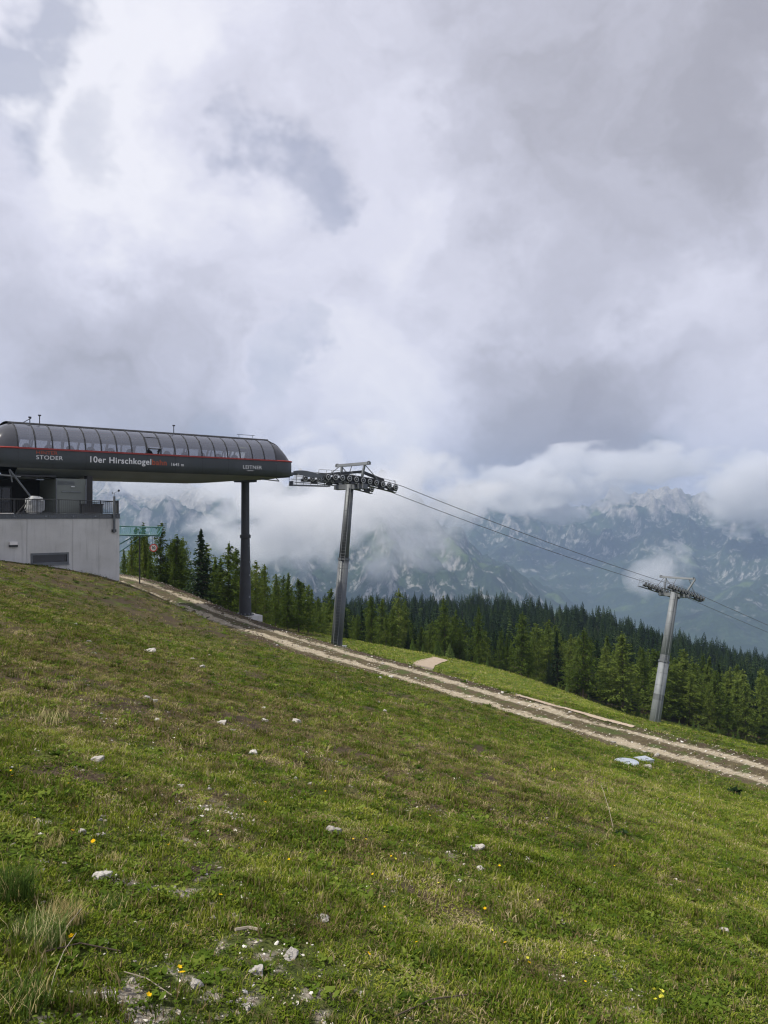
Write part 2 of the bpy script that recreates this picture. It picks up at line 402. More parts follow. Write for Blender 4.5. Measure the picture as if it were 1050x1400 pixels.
def ground_mat():
    t = NT('turf_ground'); p = t.pos()
    dry = t.attr('dry'); bare = t.attr('bare'); soil = t.attr('soil'); lush = t.attr('lush')
    n1 = t.noise(p, 1.3, 6, .62); n2 = t.noise(p, 7, 6, .65); n3 = t.noise(p, 42, 4, .6); n4 = t.noise(p, .23, 4, .55)
    g = t.ramp(t.math('ADD', t.math('MULTIPLY', n2, .55), t.math('MULTIPLY', n3, .45)), [(.32, (.018, .022, .007)), (.5, (.050, .060, .016)), (.68, (.12, .125, .038))])
    gl = t.ramp(n2, [(.3, (.045, .078, .009)), (.5, (.098, .150, .018)), (.7, (.17, .215, .035))])
    g = t.mix(lush, g, gl)
    br = t.ramp(t.math('ADD', t.math('MULTIPLY', n2, .5), t.math('MULTIPLY', n3, .5)), [(.35, (.030, .023, .012)), (.5, (.085, .067, .033)), (.66, (.18, .148, .078))])
    c = t.mix(t.maprange(t.math('ADD', dry, t.math('MULTIPLY_ADD', n1, .9, -.45)), .25, .85), g, br)
    so = t.ramp(n3, [(.35, (.028, .020, .013)), (.6, (.085, .064, .042))])
    c = t.mix(t.maprange(t.math('ADD', soil, t.math('MULTIPLY_ADD', n2, .8, -.4)), .35, .75), c, so)
    gr = t.ramp(n3, [(.3, (.13, .105, .08)), (.5, (.25, .22, .18)), (.68, (.40, .37, .32))])
    c = t.mix(t.maprange(t.math('ADD', bare, t.math('MULTIPLY_ADD', n2, 1.0, -.5)), .42, .8), c, gr)
    t.bump(t.math('ADD', t.math('MULTIPLY', n3, .35), t.math('MULTIPLY', n2, .65)), .9, .08)
    return t.base(c, .95, 0, .12)
M['ground'] = ground_mat()
def road_mat():
    t = NT('dirt_track'); p = t.pos(); u = t.attr('across'); wv = t.noise(p, .5, 4, .6); n2 = t.noise(p, 3.2, 6, .68); n3 = t.noise(p, 16, 5, .7)
    ua = t.math('ADD', u, t.math('MULTIPLY_ADD', wv, .60, -.30)); ua = t.math('ADD', ua, t.math('MULTIPLY_ADD', n2, .55, -.275))
    d = t.math('ABSOLUTE', t.math('SUBTRACT', t.math('ABSOLUTE', ua), .54))
    rut = t.maprange(t.math('SUBTRACT', d, t.math('MULTIPLY_ADD', t.noise(p, .22, 3, .6), .5, -.22)), .24, .06)
    gravel = t.ramp(t.math('ADD', t.math('MULTIPLY', n3, .65), t.math('MULTIPLY', n2, .35)), [(.30, (.11, .085, .057)), (.43, (.255, .215, .152)), (.55, (.37, .325, .245)), (.70, (.54, .50, .42))])
    earth = t.ramp(t.math('ADD', t.math('MULTIPLY', n2, .5), t.math('MULTIPLY', n3, .5)), [(.33, (.036, .028, .019)), (.5, (.085, .068, .042)), (.62, (.12, .108, .052)), (.75, (.24, .20, .15))])
    turf = t.ramp(n3, [(.3, (.032, .045, .014)), (.7, (.09, .11, .035))])
    mid = t.mix(t.maprange(t.noise(p, .8, 5, .6), .50, .62), earth, turf)
    c = t.mix(rut, mid, gravel); t.bump(t.math('ADD', n3, n2), .9, .06)
    return t.base(c, .95, 0, .12)
M['road'] = road_mat()
def path_mat():
    t = NT('gravel_path'); p = t.pos(); n = t.noise(p, 2.5, 6, .65); n3 = t.noise(p, 18, 4, .6)
    c = t.ramp(t.math('ADD', t.math('MULTIPLY', n, .5), t.math('MULTIPLY', n3, .5)), [(.3, (.20, .155, .11)), (.5, (.36, .29, .22)), (.7, (.46, .39, .31))])
    return t.base(c, .95, 0, .1)
M['path'] = path_mat()
def leaf_mat(name, dark, mid, light, trans=.35, inst=False, patch=None):
    """thin leaf: diffuse plus translucent, colour varied from plant to plant"""
    t = NT(name); r = t.n('ShaderNodeObjectInfo').outputs['Random']; p = t.pos(); n = t.noise(p, patch or 1.1, 3, .6)
    if inst: r = t.attr('tint', 'INSTANCER')
    f = t.math('ADD', t.math('MULTIPLY', r, .55), t.math('MULTIPLY', n, .55))
    c = t.ramp(f, [(.2, dark), (.52, mid), (.85, light)])
    df = t.n('ShaderNodeBsdfDiffuse'); tl = t.n('ShaderNodeBsdfTranslucent'); t.l(c, df.inputs[0]); t.l(c, tl.inputs[0])
    mx = t.n('ShaderNodeMixShader'); mx.inputs[0].default_value = trans; t.l(df.outputs[0], mx.inputs[1]); t.l(tl.outputs[0], mx.inputs[2])
    t.l(mx.outputs[0], t.out.inputs[0]); return t.m
M['larch'] = leaf_mat('larch_needles', (.050, .080, .016), (.088, .130, .024), (.155, .20, .042), .45)
M['spruce'] = leaf_mat('spruce_needles', (.014, .026, .013), (.024, .044, .020), (.044, .070, .030), .25)
M['fresh'] = leaf_mat('fresh_larch_needles', (.08, .13, .03), (.12, .19, .045), (.17, .24, .07), .35)
M['far_needles'] = leaf_mat('far_spruce_needles', (.011, .024, .008), (.024, .044, .013), (.055, .082, .022), .2, True, .02)
M['blade'] = leaf_mat('grass_blade', (.036, .060, .007), (.110, .156, .015), (.27, .285, .048), .25, True, 2.5)
M['straw'] = leaf_mat('dry_grass', (.10, .075, .034), (.23, .185, .09), (.47, .40, .24), .3, True, 2.5)
M['herb'] = leaf_mat('herb_leaf', (.028, .052, .008), (.076, .120, .017), (.17, .21, .040), .25, True, 2.5)
M['tuft_blade'] = leaf_mat('tuft_blade', (.050, .085, .018), (.080, .135, .028), (.12, .17, .05), .35, False, 9)
M['tuft_straw'] = leaf_mat('tuft_straw', (.34, .28, .12), (.52, .44, .22), (.68, .60, .34), .5, False, 9)
M['petal'] = leaf_mat('yellow_petal', (.62, .36, .01), (.72, .46, .015), (.80, .56, .03), .25)
M['petal_lemon'] = leaf_mat('lemon_petal', (.55, .52, .05), (.65, .62, .08), (.72, .70, .12), .3)
M['stem'] = leaf_mat('flower_stem', (.05, .08, .02), (.07, .11, .03), (.09, .13, .04), .3)

# ------------------------------------------------------------------ ground sheet
def axis(first, g, lim):
    a = [0.0]; d = first
    while a[-1] < lim: a.append(a[-1] + d); d *= g
    return np.array(a)
PATCH = {k: [] for k in ('dry', 'bare', 'soil', 'lush')}
for k, px, py, rx, ry, amp in [('dry', 190, 900, 2.4, 4.4, .8), ('dry', 100, 930, 2.2, 3, .7), ('dry', 330, 980, 3.2, 3, .7), ('dry', 560, 1080, 1.6, 1.2, .6), ('dry', 640, 1050, 2.0, 1.6, .55), ('dry', 200, 1110, .9, .45, .7), ('dry', 60, 830, 4, 5, .6), ('dry', 480, 985, 6, 4, .5), ('dry', 620, 1230, .6, .3, .5), ('dry', 900, 1200, .8, .5, .4),
                          ('bare', 250, 1100, .55, .16, .6), ('bare', 370, 1140, .35, .14, .45), ('bare', 150, 1200, .22, .10, .5), ('bare', 230, 1225, .32, .12, .45), ('bare', 330, 1290, .25, .16, .15), ('bare', 255, 1340, .22, .16, .5), ('bare', 240, 1390, .3, .14, .5), ('bare', 400, 1310, .26, .12, .15), ('bare', 430, 1370, .3, .12, .35), ('bare', 660, 1340, .14, .05, .8), ('bare', 580, 1175, .16, .07, .8), ('bare', 600, 1135, .3, .08, .6), ('bare', 30, 1120, .35, .12, .6), ('bare', 560, 1290, .12, .04, .7), ('bare', 100, 1090, .2, .1, .5),
                          ('soil', 300, 1080, .6, .3, .6), ('soil', 180, 960, 1.6, 1.0, .5), ('soil', 380, 1010, 1.6, .8, .4), ('soil', 700, 1280, .3, .15, .5), ('soil', 130, 1300, .25, .12, .5), ('soil', 130, 1060, .6, .2, .6), ('soil', 850, 1350, .25, .1, .6), ('soil', 640, 1220, .4, .15, .5), ('soil', 930, 1290, .4, .2, .5), ('soil', 25, 1360, .3, .3, .5), ('soil', 250, 850, 4, 2, .45), ('soil', 100, 805, 6, 4, .4),
                          ('lush', 900, 1080, 5, 5, .75), ('lush', 1000, 1150, 2.5, 2.5, .6), ('lush', 110, 850, 3, 3, .35), ('lush', 250, 880, 4, 1.5, .5), ('lush', 780, 1080, 3, 3, .5), ('lush', 30, 1210, .3, .2, .6), ('lush', 220, 1040, 1, .5, .4), ('lush', 620, 1380, .3, .15, .6)]:
    gx, gy, _ = ray_ground(px, py); PATCH[k].append((gx, gy, rx, ry, amp))
def masks(x, y):
    x = np.asarray(x, float); y = np.asarray(y, float)
    m = {}
    for k, base in (('dry', fbm(x, y, 4.0, 4, 31) * .8 + fbm(x, y, .75, 3, 35) * .85 + .20 - .22 * sstep(0, 12, x)),
                    ('bare', fbm(x, y, 1.0, 4, 41) * .75 - .22 + fbm(x, y, .11, 3, 44) * 1.25 + .30 * sstep(.8, -1.0, x) * sstep(7.5, 3.0, y) - .12 * sstep(.5, 3, x)), ('soil', fbm(x, y, .9, 4, 51) * 1.0 - .02 + fbm(x, y, .25, 2, 54) * .45),
                    ('lush', fbm(x, y, 3.5, 4, 61) * .8 + .22)):
        for gx, gy, rx, ry, a in PATCH[k]:
            base = base + a * np.exp(-((x - gx) / rx) ** 2 - ((y - gy) / ry) ** 2)
        m[k] = base
    r = np.hypot(x, y)
    m['bare'] = m['bare'] * (1 - sstep(9, 22, r)) - .3 * sstep(14, 25, r)
    shp = x.shape; d, _ = road_dist(x, y); d = d.reshape(shp)
    far = sstep(64, 76, y) * sstep(-12, 2, x)           # the mown strip below the road
    m['soil'] = m['soil'] * (1 - .7 * sstep(30, 60, r) * (1 - far)) + .62 * (1 - sstep(2.2, 5.2, d)) + .35 * (1 - sstep(3, 9, d)) * sstep(2, -8, x) + .22 * sstep(24, 44, y) * sstep(4, -10, x) * (1 - far)
    m['dry'] = m['dry'] + .35 * (1 - sstep(3, 9, d)) * (1 - far) + .3 * sstep(20, 45, y) * sstep(2, -14, x)
    brown = sstep(7, 14, y) * sstep(9, 1, x - .12 * y) * (1 - far); m['dry'] = m['dry'] + brown * (.22 + .5 * fbm(x, y, 3.0, 3, 191)); m['soil'] = m['soil'] + brown * (.16 + .7 * fbm(x, y, 1.6, 4, 195))
    m['dry'] = m['dry'] * (1 - far) - .4 * far; m['soil'] = m['soil'] * (1 - far * .9); m['lush'] = m['lush'] * (1 - far) + (.72 + .5 * fbm(x, y, 9, 4, 65)) * far
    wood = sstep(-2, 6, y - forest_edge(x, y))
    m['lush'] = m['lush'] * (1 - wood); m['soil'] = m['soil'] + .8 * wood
    return {k: np.clip(v, 0, 1) for k, v in m.items()}
EDGE = np.array([(-.6, 84), (-.33, 80), (-.25, 77), (-.19, 84), (-.15, 96), (-.09, 106), (.034, 120), (.166, 127), (.26, 130), (.36, 132), (.5, 134), (.7, 137)])
def forest_edge(x, y):
    u = np.asarray(x, float) / np.maximum(np.asarray(y, float), 1.0)
    return np.interp(u, EDGE[:, 0], EDGE[:, 1])
def build_ground():
    ax = axis(.07, 1.0135, 480); xs = np.r_[-ax[:0:-1], ax]
    ys = np.r_[-axis(.12, 1.08, 40)[:0:-1], axis(.07, 1.0125, 900)]
    X, Y = np.meshgrid(xs, ys); Z = ground_z(X, Y)
    ny, nx = X.shape; I = np.arange(nx * ny).reshape(ny, nx)
    Q = np.stack([I[:-1, :-1], I[:-1, 1:], I[1:, 1:], I[1:, :-1]], -1).reshape(-1, 4)
    me = np_mesh('ground', np.stack([X, Y, Z], -1).reshape(-1, 3), Q, M['ground'])
    for k, v in masks(X, Y).items(): attr(me, k, v)
    return tag(link(bpy.data.objects.new('ground', me)), 'grassy alpine hillside with bare and dry patches', None, None, 'structure')
build_ground()
def strip(name, line, half, mat, lift, across=None, wob=.25, seed=70):
    """a sheet along a line, level across, with an uneven edge"""
    d = np.gradient(line[:, :2], axis=0); d /= np.linalg.norm(d, axis=1)[:, None]; nrm = np.stack([-d[:, 1], d[:, 0]], 1)
    ks = np.linspace(-1, 1, 15); V = []; A = []
    s = np.arange(len(line)) * .4
    for i in range(len(line)):
        for k in ks:
            e = 1 + (wob * perlin(s[i] * .35 + (0 if k < 0 else 50), .5, seed) + wob * .6 * perlin(s[i] * 1.3, .2 + (0 if k < 0 else 9), seed + 1)) * abs(k) ** 3
            x = line[i, 0] + nrm[i, 0] * k * half * e; y = line[i, 1] + nrm[i, 1] * k * half * e
            V.append((x, y, 0)); A.append(k)
    V = np.array(V); A = np.array(A)
    if lift is None:
        lz = np.repeat(line[:, 2], len(ks)); V[:, 2] = lz + .02 + fbm(V[:, 0], V[:, 1], 1.2, 3, 77) * .03 - .05 * np.exp(-((np.abs(A) - .54) / .2) ** 2) * 1.0 - .06 * np.abs(A) ** 6
    else: V[:, 2] = ground_z(V[:, 0], V[:, 1]) + lift
    n = len(ks); I = np.arange(len(V)).reshape(-1, n)
    Q = np.stack([I[:-1, :-1], I[1:, :-1], I[1:, 1:], I[:-1, 1:]], -1).reshape(-1, 4)
    me = np_mesh(name, V, Q, mat); attr(me, 'across', A)
    return link(bpy.data.objects.new(name, me))
tag(strip('dirt_road', RD, 2.0, M['road'], None, wob=.45), 'rutted dirt track crossing the slope below the station', None, None, 'structure')
p1 = np.array([(*ray_ground(572, 916, 70)[:2], 0), (*ray_ground(580, 908, 70)[:2], 0), (*ray_ground(591, 896, 70)[:2], 0), (*ray_ground(597, 891, 80)[:2], 0)])
def densify(p): return polyline_dense(np.asarray(p, float), .4)
tag(strip('gravel_path', densify([(3.6, 76, 0), (4.6, 88, 0), (6.2, 99, 0), (7.6, 106, 0), (8.3, 112, 0)]), 1.05, M['path'], .07, wob=.15, seed=80), 'short pale gravel path crossing the bright green strip to the forest', None, None, 'structure')
PATHS = [(densify([(3.6, 76, 0), (4.6, 88, 0), (6.2, 99, 0), (7.6, 106, 0), (8.3, 112, 0)]), 1.15)]
_t = np.gradient(RD[:, :2], axis=0); _t /= np.linalg.norm(_t, axis=1)[:, None]; _q = RD[:, :2] - np.stack([-_t[:, 1], _t[:, 0]], 1) * 2.6
_u = CX + F * _q[:, 0] / _q[:, 1]; l2 = [(a, b, 0) for (a, b), k in zip(_q[::6], _u[::6]) if 655 < k < 935]
PATHS.append((densify(l2), .75))
tag(strip('gravel_path', densify(l2), .42, M['path'], .045, wob=.5, seed=84), 'thin pale gravel path along the lower edge of the dirt track', None, None, 'structure')

# ------------------------------------------------------------------ mountains
RIDGES = [  # (polyline of (px, py, Y) crest points, flank slope)
    ([(330, 674, 5200), (200, 652, 5300), (60, 648, 5600), (-200, 648, 6000), (-500, 655, 6000)], .72),
    ([(60, 648, 5600), (250, 690, 4300), (330, 790, 3600)], .75),
    ([(200, 652, 5300), (330, 700, 4700), (410, 760, 4200)], .75),
    ([(-200, 648, 6000), (60, 720, 4300), (110, 800, 3500)], .75),
    ([(330, 674, 5200), (420, 655, 4600), (520, 668, 4300), (575, 690, 4100), (640, 760, 3800), (705, 850, 3400)], .80),
    ([(520, 668, 4300), (520, 740, 3500), (540, 830, 2900)], .75), ([(420, 655, 4600), (400, 740, 3700), (420, 830, 3000)], .75),
    ([(600, 690, 7200), (640, 676, 7000), (680, 654, 7000), (705, 672, 6900), (760, 692, 6800), (800, 684, 6700), (845, 670, 6600), (888, 656, 6500), (920, 667, 6500), (935, 672, 6500), (968, 661, 6500), (1000, 672, 6500), (1060, 680, 6600), (1200, 660, 6800), (1500, 650, 7000)], .62),
    ([(680, 654, 7000), (720, 730, 6100), (760, 800, 5000), (800, 850, 4200)], .55), ([(888, 656, 6500), (900, 720, 5700), (930, 790, 4700), (950, 850, 4000)], .55),
    ([(968, 661, 6500), (1010, 720, 5600), (1080, 760, 4600), (1120, 830, 3800)], .55), ([(1200, 660, 6800), (1130, 740, 5200), (1040, 800, 4200), (960, 850, 3600)], .5),
    ([(760, 692, 6800), (800, 740, 5900), (860, 800, 4800)], .55)]
def build_mountains():
    us = np.linspace(-1.15, 1.25, 1150); rs = np.geomspace(780, 8300, 520)
    U, Rr = np.meshgrid(us, rs); X = U * Rr; Y = Rr
    wx = fbm(X, Y, 1400, 4, 91) * 260; wy = fbm(X, Y, 1400, 4, 95) * 260
    fl = -640 + 40 * fbm(X, Y, 900, 3, 99)
    H = np.full(X.shape, -1e9); 
    for line, k in RIDGES:
        pts = np.array([P(*q) for q in line])
        for a, b in zip(pts[:-1], pts[1:]):
            ab = b[:2] - a[:2]; L2 = ab @ ab
            t = np.clip(((X + wx * .7 - a[0]) * ab[0] + (Y + wy * .7 - a[1]) * ab[1]) / L2, 0, 1)
            d = np.hypot(X + wx * .7 * (1) - a[0] - t * ab[0], Y + wy * .7 - a[1] - t * ab[1])
            h = a[2] + t * (b[2] - a[2]) - k * np.power(d, .97) * (1 + .12 * 0)
            H = np.where(H > h, H + 0, h) if False else np.logaddexp(H / 22, h / 22) * 22
    rel = sstep(-600, -100, H)
    det = (ridged(X + wx * .3, Y + wy * .3, 620, 6, 101) - 1.05) * 95 * (.35 + .65 * rel) + fbm(X, Y, 130, 4, 111) * 22 + (ridged(X, Y, 170, 4, 121) - .9) * 26 * rel
    Z = np.maximum(H + det, fl) 
    Z = np.logaddexp((H + det) / 30, fl / 30) * 30
    Z = np.where(Rr < 1100, Z - 60 * (1 - sstep(780, 1100, Rr)), Z)
    # gullies: where the ground is hollow compared with its surroundings
    def blur(a, n):
        for ax_ in (0, 1):
            k = np.ones(2 * n + 1) / (2 * n + 1); a = np.apply_along_axis(lambda v: np.convolve(np.pad(v, n, mode='edge'), k, 'valid'), ax_, a)
        return a
    gul = (blur(Z, 4) - Z) * 6000 / Rr / 14.0
    gul2 = (blur(Z, 12) - Z) * 6000 / Rr / 40.0
    dZr = np.gradient(Z, axis=0) / np.gradient(Rr, axis=0); dZu = np.gradient(Z, axis=1) / np.maximum(np.gradient(X, axis=1), 1)
    slope = np.hypot(dZr, dZu)
    I = np.arange(X.size).reshape(X.shape); Q = np.stack([I[:-1, :-1], I[:-1, 1:], I[1:, 1:], I[1:, :-1]], -1).reshape(-1, 4)
    me = np_mesh('mountain_range', np.stack([X, Y, Z], -1).reshape(-1, 3), Q, mountain_mat())
    global MOUNTAIN_TOP
    MOUNTAIN_TOP = float(Z.max())
    attr(me, 'gully', np.clip(gul, -1, .5)); gul2 = np.clip(gul2, -1, .5)
    attr(me, 'hollow', gul2); attr(me, 'steep', slope)
    tag(link(bpy.data.objects.new('mountain_range', me)), 'hazy limestone mountains with snow gullies across the valley', None, None, 'structure')
def mountain_mat():
    t = NT('mountain'); p = t.pos(); sx = t.n('ShaderNodeSeparateXYZ'); t.l(p, sx.inputs[0]); z = sx.outputs[2]
    gu = t.attr('gully'); ho = t.attr('hollow'); st = t.attr('steep')
    n1 = t.noise(p, .0016, 6, .6); n2 = t.noise(p, .008, 6, .65); n3 = t.noise(p, .035, 5, .65)
    # strata and streaks down the fall line
    mp = t.n('ShaderNodeMapping'); mp.inputs['Scale'].default_value = (1, 1, .10); t.l(p, mp.inputs[0]); stk = t.noise(mp.outputs[0], .026, 7, .72)
    rock = t.ramp(t.math('ADD', t.math('MULTIPLY', stk, .6), t.math('MULTIPLY', n3, .4)), [(.3, (.09, .09, .09)), (.45, (.22, .21, .195)), (.57, (.34, .325, .30)), (.72, (.50, .485, .46))])
    wood = t.ramp(t.math('ADD', t.math('MULTIPLY', n2, .5), t.math('MULTIPLY', n3, .5)), [(.3, (.010, .020, .012)), (.5, (.022, .040, .018)), (.64, (.040, .066, .026)), (.8, (.09, .12, .045))])
    tl = t.math('ADD', z, t.math('MULTIPLY_ADD', n1, -520, 260)); tl = t.math('ADD', tl, t.math('MULTIPLY_ADD', n2, -260, 130))
    tl = t.math('ADD', tl, t.math('MULTIPLY_ADD', st, 130, -95))
    rk = t.math('MULTIPLY', t.maprange(tl, 30, 170), .95)
    cliff = t.math('MULTIPLY', t.maprange(t.math('ADD', st, t.math('MULTIPLY_ADD', n2, .9, -.45)), 1.25, 1.7), .7)
    cliff = t.math('MULTIPLY', cliff, t.maprange(stk, .46, .60)); rk = t.math('MAXIMUM', rk, cliff)
    scree = t.math('MULTIPLY', t.maprange(t.math('ADD', t.math('MULTIPLY', gu, .8), t.math('MULTIPLY_ADD', stk, 3.4, -1.7)), .34, .72), t.maprange(t.math('ADD', z, t.math('MULTIPLY', n1, 300)), -480, -180))
    c = t.mix(rk, wood, rock)
    c = t.mix(t.math('MULTIPLY', scree, .6), c, (.36, .345, .33))
    meadow = t.math('MULTIPLY', t.maprange(t.noise(p, .0028, 5, .6), .58, .66), t.math('SUBTRACT', 1.0, rk))
    c = t.mix(t.math('MULTIPLY', meadow, .75), c, (.085, .125, .04))
    sn = t.math('MULTIPLY', t.maprange(t.math('ADD', t.math('ADD', gu, ho), t.math('MULTIPLY_ADD', n2, 1.2, -.6)), .80, 1.05), t.maprange(t.math('ADD', z, t.math('MULTIPLY_ADD', n1, 300, -150)), 170, 290))
    c = t.mix(sn, c, (.80, .82, .85))
    t.bump(t.math('ADD', t.math('MULTIPLY', n3, .4), t.math('MULTIPLY', stk, .6)), .8, 22)
    return t.base(c, .95, 0, .1)
build_mountains()
# the air between here and the mountains
def haze():
    o = part('haze', None, None, lambda m: m.box((-12000, -700, -760), (15500, 8400, MOUNTAIN_TOP + 15)))
    t = NT('haze_air'); t.t.nodes.remove(t.b); v = t.n('ShaderNodeVolumePrincipled')
    v.inputs['Color'].default_value = (.385, .51, .73, 1); v.inputs['Density'].default_value = HAZE; v.inputs['Anisotropy'].default_value = .1
    t.l(v.outputs[0], t.out.inputs['Volume']); o.data.materials.clear(); o.data.materials.append(t.m)
    tag(o, 'thin blue haze in the air over the valley', None, None, 'stuff')
HAZE = 0.00013
haze()
# banks of cloud lying against the mountains
def cloud_mat(name, dens, scale, thr, seed):
    t = NT(name); t.t.nodes.remove(t.b); tc = t.n('ShaderNodeTexCoord'); oc = tc.outputs['Object']
    p = t.pos(); mp = t.n('ShaderNodeMapping'); mp.inputs['Location'].default_value = (seed * 913.0, seed * 377.0, 0); mp.inputs['Scale'].default_value = (1, .7, 1.35); t.l(p, mp.inputs[0])
    ln = t.n('ShaderNodeVectorMath', operation='LENGTH'); t.l(oc, ln.inputs[0])
    n = t.noise(mp.outputs[0], scale, 6, .56, .3)
    fall = t.math('SUBTRACT', 1.0, ln.outputs['Value'])
    d = t.math('ADD', t.math('MULTIPLY_ADD', fall, 1.0, -thr), t.math('MULTIPLY_ADD', n, 2.6, -1.3))
    d = t.maprange(d, 0, .40)
    v = t.n('ShaderNodeVolumePrincipled'); v.inputs['Color'].default_value = (.975, .975, .98, 1); v.inputs['Anisotropy'].default_value = .2
    t.l(t.math('MULTIPLY', d, dens), v.inputs['Density']); t.l(v.outputs[0], t.out.inputs['Volume'])
    t.m.cycles.volume_step_rate = 1.0
    return t.m
CLOUDS = [  # px, py, distance, half width px, half height px, half depth m, density, noise scale, threshold
    (475, 690, 2900, 245, 118, 360, .0065, .0045, .18, 'broad grey cloud bank hanging over the middle mountain spur'),
    (400, 720, 2700, 130, 90, 260, .0065, .0052, .22, 'thin mist in front of the slope behind the dark station column'),
    (735, 672, 5600, 130, 50, 420, .0085, .0042, .16, 'white cloud hiding the summits between the two tower cables'),
    (860, 636, 5600, 190, 36, 420, .0050, .0038, .16, 'grey cloud deck resting on the right hand summits'),
    (1062, 672, 5000, 115, 76, 450, .0085, .0030, .14, 'bright white cloud covering the ridge at the right frame edge'),
    (905, 785, 3900, 55, 50, 180, .0055, .0045, .24, 'small wisp of mist behind the lower lift tower'),
    (240, 655, 4200, 150, 34, 300, .0045, .0034, .20, 'pale mist under the station hull before the snowy slope')]
def clouds():
    bm = bmesh.new(); bmesh.ops.create_icosphere(bm, subdivisions=3, radius=1.0); me = bpy.data.meshes.new('cloud_bank'); bm.to_mesh(me); bm.free()
    for i, (px, py, Y, hw, hh, dep, dens, sc, thr, lab) in enumerate(CLOUDS):
        m2 = me.copy(); m2.materials.append(cloud_mat('cloud_vapour', dens, sc, thr, i + 1))
        o = link(bpy.data.objects.new('cloud_bank', m2)); o.location = P(px, py, Y); o.scale = (hw / F * Y, dep, hh / F * Y)
        tag(o, lab, None, None, 'stuff')
clouds()
# ------------------------------------------------------------------ the lift line frame: t along the line (downhill), w away from the camera
LO = Vector((-12.8, 71.0, 0)); LD = Vector((.777, .6295, 0)).normalized(); LN = Vector((-LD.y, LD.x, 0))
LROT = Matrix((LD, LN, (0, 0, 1))).transposed()          # local x = along, y = across (away), z = up
def LP(t, w, z): return LO + LD * t + LN * w + Vector((0, 0, z))
def lground(t, w): p = LP(t, w, 0); return gz(p.x, p.y)

